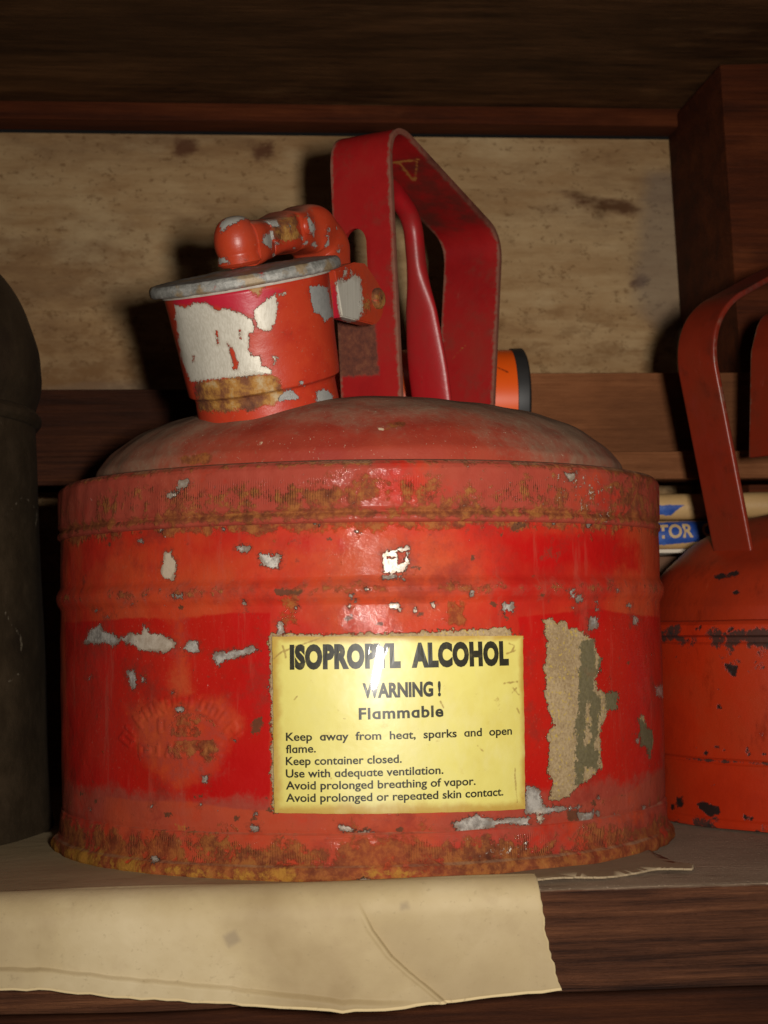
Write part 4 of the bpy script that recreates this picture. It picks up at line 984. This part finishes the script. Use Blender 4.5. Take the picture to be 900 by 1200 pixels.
# ------------------------------------------------------------------ orange tube with a black end, lying on the ledge
def tube_mat():
    g = Mat('bright_orange_paint'); n = g.noise(40); n3 = g.noise(300)
    col = g.mix(n, (.72, .075, .004), (.80, .11, .007)); col = g.mix(g.step(n3, .66, .73, 0, .7), col, (.5, .2, .03))
    ln = g.below(g.add(g.attr('chip'), g.mul(g.add(n3, -.5), 1)), .25); col = g.mix(ln, col, (.01, .008, .006))
    return g.out(col, .35, 0, None, .5)
gb = Mat('black_rubber'); m_black = gb.out(gb.mix(gb.noise(120), (.010, .009, .009), (.03, .027, .025)), .55)
TY, TZ, TR = .1130, .1665+.0246, .0240
TO = world_of(np.array(-.0060), np.array(TY), np.array(TZ))
tube = thing('tube', 'small bright orange tube with black end ring, lying behind the red can', 'tube', tuple(world_of(np.array(.045), np.array(TY), np.array(.1665))))
TL = np.array(tube.location)
kwt = dict(O=TO-TL, A=E1, X=E2, Y=-EZ)
def tpost(V, N, h, th): return V, dict(chip=marks(V+TL, (), [(Z(560, 380, .3778, [(36, 126), (70, 138), (96, 150)]), .9)], N))
lathe('barrel', [(.0005, .000), (TR-.001, .0005), (TR, .002), (TR, .0885)], tube_mat(), tube, thetas(120, 60), .001, 40, tpost, **kwt)
lathe('end_ring', fillet([(TR-.002, .0880), (TR+.0006, .0880), (TR+.0008, .0935), (TR-.001, .0945), (TR-.003, .0940), (TR-.004, .0920), (.0005, .0917)], [.0003, .0008, .0006, .0006, .0006]), m_black, tube, thetas(80, 40), None, 40, **kwt)
lathe('end_ring', [(TR-.002, -.004), (TR+.0006, -.004), (TR+.0006, .0008), (.0005, .001)], m_black, tube, thetas(80, 40), None, 40, **kwt)

# ------------------------------------------------------------------ printed paper rolls on a carton, behind the orange-red can
def kraft():
    g = Mat('kraft_paper'); n = g.noise(50, 6, .65); n3 = g.noise(400)
    return g.out(g.mix(n, (.40, .24, .09), (.56, .37, .17)), .7, 0, g.bump(n3, .0004, .4), .3)
def blue_mat():
    g = Mat('blue_print'); n = g.noise(120, 5, .7)
    return g.out(g.mix(g.step(n, .4, .75), (.012, .045, .22), (.05, .11, .36)), .35, 0, None, .5)
m_kraft, m_blue = kraft(), blue_mat()
gc = Mat('brown_carton'); m_carton = gc.out(gc.mix(gc.noise(30), (.10, .045, .022), (.17, .08, .04)), .8, 0, gc.bump(gc.noise(200), .0004, .4))
gw = Mat('white_card'); m_card = gw.out(gw.mix(gw.noise(200), (.55, .45, .34), (.72, .62, .5)), .7)
car = thing('carton', 'brown cardboard carton under the printed paper rolls, behind the orange-red can', 'carton', tuple(world_of(np.array(.095), np.array(.185), np.array(0.))), YAW)
def child_box(name, x0, x1, y0, y1, z0, z1, mat, parent, ox, oy, **k):
    return box_frame(name, x0-ox, x1-ox, y0-oy, y1-oy, z0, z1, mat, parent, **k)
child_box('box', .030, .168, .132, .245, .0006, .1160, m_carton, car, .095, .185, bevel=.0015)
child_box('lid', .028, .170, .101, .247, .1163, .1182, m_card, car, .095, .185, bevel=.0006)
def roll_mat(name):
    g = Mat(name); n = g.noise(50, 6, .65); n2 = g.noise(130, 5, .7); n3 = g.noise(400)
    col = g.mix(n, (.38, .22, .085), (.56, .36, .16))
    bl = g.below(g.add(g.attr('blue'), g.mul(g.add(n3, -.5), 1.0)), .2)
    col = g.mix(bl, col, g.mix(g.step(n2, .45, .75), (.014, .055, .26), (.06, .13, .40)))
    return g.out(col, .45, 0, g.bump(g.add(n3, n2), .0004, .4), .45)
m_roll = roll_mat('printed_kraft_paper')
def paper_roll(label, y, z, r, x0, x1, polys):
    base = world_of(np.array((x0+x1)/2), np.array(y), np.array(z-r))
    t = thing('paper_roll', label, 'paper roll', tuple(base), 0, 'printed paper rolls')
    O = world_of(np.array(x0), np.array(y), np.array(z))
    b = np.array(t.location)
    prof = [(r*.72, .004), (r*.72, 0), (r, 0), (r, x1-x0), (r*.72, x1-x0), (r*.72, x1-x0-.004)]
    def post(V, N, h, th): return V + N*(.0003*wob(V, .03, 91))[:, None], dict(blue=marks(V+b, polys, (), N))
    o = lathe('sheet', prof, m_roll, t, thetas(60, 30), .0012, 40, post, O=O-b, A=E1, X=-EZ, Y=-E2)
    return t, b, o
t1, b1, sh1 = paper_roll('lower kraft paper roll with TOR C lettering on a blue band', .112, .1182+.0073, .0070, .020, .238, [[(770, 613), (800, 610), (850, 609), (905, 612), (905, 624), (838, 633), (770, 639)]])
t2, b2, sh2 = paper_roll('upper kraft paper roll with a plain blue corner patch', .1150, .1182+.0147+.0064, .0064, .022, .240, [[(770, 592), (802, 592), (792, 598), (786, 604), (770, 603)], [(828, 604), (836, 596), (838, 612), (826, 610)]])
m_tan = Mat('tan_print'); m_tan = m_tan.out((.48, .32, .15), .5)
def roll_text(txt, pxa, pxb, ztop, zbot, slope):
    bm = flat_text(txt, .03); xs = [v.co.x for v in bm.verts]; ys = [v.co.y for v in bm.verts]
    a, b, c, d = min(xs), max(xs), min(ys), max(ys)
    xa, _ = on_back(pxa, 625, .105); xb, _ = on_back(pxb, 625, .105)
    for v in bm.verts:
        t = (v.co.x-a)/(b-a); s = (v.co.y-c)/(d-c); x = xa+(xb-xa)*t; z = zbot+(ztop-zbot)*s + slope*t
        dz = z-(.1182+.0073); r = .0070+.0005
        y = .112 - math.sqrt(max(r*r-dz*dz, 1e-8)); p = world_of(np.array(x), np.array(y), np.array(z)) - b1; v.co = p
    me = bpy.data.meshes.new('lettering'); bm.to_mesh(me); bm.free()
    return finish('lettering', me, m_tan, sh1, False)
roll_text('TOR  C', 771, 836, .1300, .1232, .0008)

# ------------------------------------------------------------------ old shelf paper under the can, hanging over the front edge
def paper_mat():
    g = Mat('old_cream_paper'); n1 = g.noise(14, 5, .6); n2 = g.noise(60, 6, .65); n3 = g.noise(500, 4, .7)
    col = g.ramp(n1, [(.3, (.31, .22, .11)), (.5, (.44, .335, .18)), (.68, (.54, .43, .26))])
    col = g.mix(g.step(n2, .52, .72, 0, .5), col, (.36, .26, .14))
    col = g.mix(g.mul(g.attr('layer'), .5), col, (.31, .225, .115))
    ed = g.step(g.add(g.attr('torn'), g.mul(g.add(n2, -.5), .7)), .45, .8); col = g.mix(ed, col, (.60, .46, .25))
    st = g.below(g.add(g.attr('stain'), g.mul(g.add(n2, -.5), 5)), 1.2); col = g.mix(g.mul(st, .6), col, (.22, .16, .10))
    dt = g.mul(g.step(g.normz(), .6, .95), .5); col = g.mix(dt, col, g.mix(n2, (.32, .225, .12), (.46, .34, .20)))
    cr = g.noise(9, 3, .5, None, 1.5)
    cr2 = g.math('ABSOLUTE', g.add(g.noise(16, 4, .6, g.coord(loc=(5, 5, 5)), .6), -.5)); nb = g.bump(g.add(g.mul(cr, .8), g.add(g.mul(n2, .25), g.add(g.mul(n3, .06), g.mul(g.step(cr2, 0, .05), .04)))), .004, .26)
    col = g.mix(g.step(n3, .60, .70, 0, .35), col, (.26, .19, .10))
    return g.out(col, g.mixf(g.attr('torn'), .62, .85), 0, nb, .25)
m_paper = paper_mat()
def shelf_paper():
    nx = 640; XR = on_back(629, 1040, YF)[0] + .0005; xs = np.linspace(-.24, XR, nx)
    bx = [-.36, -.20, -.12, -.075, -.03, .005, .03, .05, .0645]
    # how far the paper hangs below the shelf top, measured along its lower edge
    pts = [on_back(px, py, YF-.003) for px, py in [(0, 1157), (60, 1158), (130, 1166), (200, 1170), (290, 1176), (400, 1184), (450, 1182), (540, 1172), (610, 1163), (663, 1156)]]
    lx = np.array([-.24]+[p[0] for p in pts]); lz = np.array([pts[0][1]+.001]+[p[1] for p in pts])
    drop = -np.interp(xs, lx, lz) + np.interp(xs, np.linspace(-.36, .1, 120), np.random.default_rng(3).normal(size=120)*.00016)
    top_n, nf = 60, 100
    V = np.zeros((top_n+nf, nx, 3)); torn = np.zeros((top_n+nf, nx)); layer = np.zeros_like(torn)
    edge_x = lambda s: 0
    for i in range(top_n+nf):
        if i < top_n:
            t = (i/(top_n-1))**.5; y = .06*(1-t) + (YF+.0065)*t; z = np.full(nx, .0007 + .0028*float(sm(YF+.022, YF+.0065, np.array(y)) if False else 1-sm(YF+.0065, YF+.021, np.array(y))))
            V[i] = np.stack([xs, np.full(nx, y), z + .0003*np.sin(xs*55)*t], -1)
        else:
            t = (i-top_n+1)/nf
            a = np.clip(t/.24, 0, 1)*math.pi/2; r = .010
            y = YF + .0065 - r*math.sin(a); z = .0035 - r*(1-math.cos(a))
            tt = max(0, (t-.24)/.76); zz = z - tt*(drop - r + .0035)
            yy = y + 0*xs
            V[i] = np.stack([xs, yy, zz], -1)
    x, y, z = V[..., 0], V[..., 1], V[..., 2]
    fr = sm(.0, .012, -z)
    hang = np.clip(-z/np.maximum(drop, 1e-4), 0, 1)[...]
    P = V.reshape(-1, 3)
    wr = (.0007*wob(P, .08, 101, an=(1, 0, 1.2)) + .00012*wob(P, .022, 102, an=(1, 0, 1))).reshape(x.shape)
    # lower edge stands off the wood and curls; the left part is folded into a lip
    y += fr*(.0012 - np.abs(wr)*.9 - .0018*hang**2*(1+.4*np.sin(x*31)))
    lip = np.interp(x, [-.25, -.15, -.10, -.05, .0, .02], [.68, .72, .78, .86, .95, 1.1])
    y -= .0014*sm(-.03, .03, hang-lip)*(x < .01)*(1-sm(-.01, .01, x))
    # curved overlap: a second layer at the right lies lower, its edge a soft ridge
    W_ = world_of(x.ravel(), np.full(x.size, YF-.003), z.ravel()); pp = project(W_)
    cv = np.interp(pp[:, 1], [1030, 1060, 1090, 1120, 1140, 1160, 1190], [413, 421, 436, 458, 480, 505, 540])
    e = (pp[:, 0]-cv).reshape(x.shape)*.00027
    y -= fr*.0012*(1-sm(-.0003, .0004, e)) + fr*.0004*np.exp(-((e+.0008)/.0008)**2)
    layer = sm(-.0004, .0004, e)*fr
    torn = sm(.955, .99, hang)*(fr > .5)
    torn = np.maximum(torn, sm(XR-.0014, XR-.0002, x)*.55)
    torn = np.maximum(torn, .55*np.exp(-((hang-lip)/.012)**2)*(1-sm(-.03, .0, x))*fr); torn = np.maximum(torn, .5*np.exp(-((e+.0004)/.0004)**2)*fr)  # pale line along the lip crease is a painted highlight, no tear
    # right edge: ragged and slightly curled
    rag = np.interp(z, np.linspace(-.045, 0, 70), np.convolve(np.random.default_rng(8).normal(size=72), [.3, .4, .3], 'valid')*.00026) + np.interp(z, [-.036, -.028, -.012, 0], [.0080, .0048, .0012, 0])
    k = sm(XR-.022, XR, x); x += rag*k; y -= fr*.0007*sm(XR-.006, XR, x)
    st = marks(world_of(P[:, 0], P[:, 1], P[:, 2]), [[(262, 1098), (275, 1092), (280, 1102), (268, 1110)], [(470, 1060), (476, 1058), (478, 1064), (470, 1066)]])
    V = np.stack([x, y, z], -1).reshape(-1, 3)
    return V, grid_faces(top_n+nf, nx), dict(torn=torn.ravel(), layer=layer.ravel(), stain=st)
V, F, at = shelf_paper()
pr = thing('shelf_paper', 'old cream paper under the red can, hanging torn over the shelf edge', 'shelf paper', (0, 0, 0), YAW)
bpy.data.objects.remove(pr)
po = mesh_obj('shelf_paper', V, F, m_paper, None, True, None, at); po.rotation_euler = (0, 0, YAW)
po['label'] = 'large old cream paper under the red can, hanging over the shelf front'; po['category'] = 'shelf paper'
md = po.modifiers.new('thick', 'SOLIDIFY'); md.thickness = .0006; md.offset = 0
# loose grey scrap lying at the right of the can
gs = Mat('grey_dusty_paper'); _n = gs.noise(60, 6, .7); m_scrap = gs.out(gs.mix(gs.math('MULTIPLY', gs.attr('torn'), 1.6), gs.mix(_n, (.20, .14, .085), (.34, .25, .155)), (.44, .34, .21)), .9, 0, gs.bump(_n, .001, .4), .1)
def scrap():
    out = [on_flat(px, py, .001) for px, py in [(560, 1000), (700, 1004), (744, 1000), (752, 994), (790, 1012), (812, 1014), (811, 1020), (770, 1020), (710, 1028), (660, 1030), (622, 1033), (560, 1036)]]
    bm = bmesh.new(); dense = []
    n = len(out)
    for i in range(n):
        a, b = np.array(out[i]), np.array(out[(i+1) % n])
        for t in np.linspace(0, 1, 14, endpoint=False):
            p = a + (b-a)*t; dense.append(p + rng.normal(size=2)*.00025)
    vs = [bm.verts.new((p[0], p[1], 0)) for p in dense]
    es = [bm.edges.new((vs[i], vs[(i+1) % len(vs)])) for i in range(len(vs))]
    bmesh.ops.triangle_fill(bm, edges=es, use_beauty=True)
    bmesh.ops.triangulate(bm, faces=bm.faces[:])
    bmesh.ops.subdivide_edges(bm, edges=bm.edges[:], cuts=4, use_grid_fill=True); bmesh.ops.triangulate(bm, faces=bm.faces[:])
    bmesh.ops.recalc_face_normals(bm, faces=bm.faces[:])
    if sum(f.normal.z for f in bm.faces) < 0: bmesh.ops.reverse_faces(bm, faces=bm.faces[:])
    me = bpy.data.meshes.new('paper_scrap'); bm.to_mesh(me); bm.free()
    P = np.array([v.co[:] for v in me.vertices]); O = np.array(dense); x = P[:, 0]
    edge = np.array([np.min(np.hypot(*(O - p[:2]).T)) for p in P])
    tip = sm(.105, .135, x)
    P[:, 2] = .0011 + .0012*tip**2 + .0003*np.sin(x*150)
    me.vertices.foreach_set('co', P.astype(np.float32).ravel())
    o = finish('paper_scrap', me, m_scrap, None, True, None, dict(torn=.22*np.exp(-edge/.0008), layer=np.full(len(P), 1.0), stain=np.full(len(P), FAR)))
    o.rotation_euler = (0, 0, YAW); m = o.modifiers.new('thick', 'SOLIDIFY'); m.thickness = .0007; m.offset = 0
    o['label'] = 'small torn greyish paper scrap sticking out to the right under the red can'; o['category'] = 'paper scrap'
scrap()
bpy.context.view_layer.update()
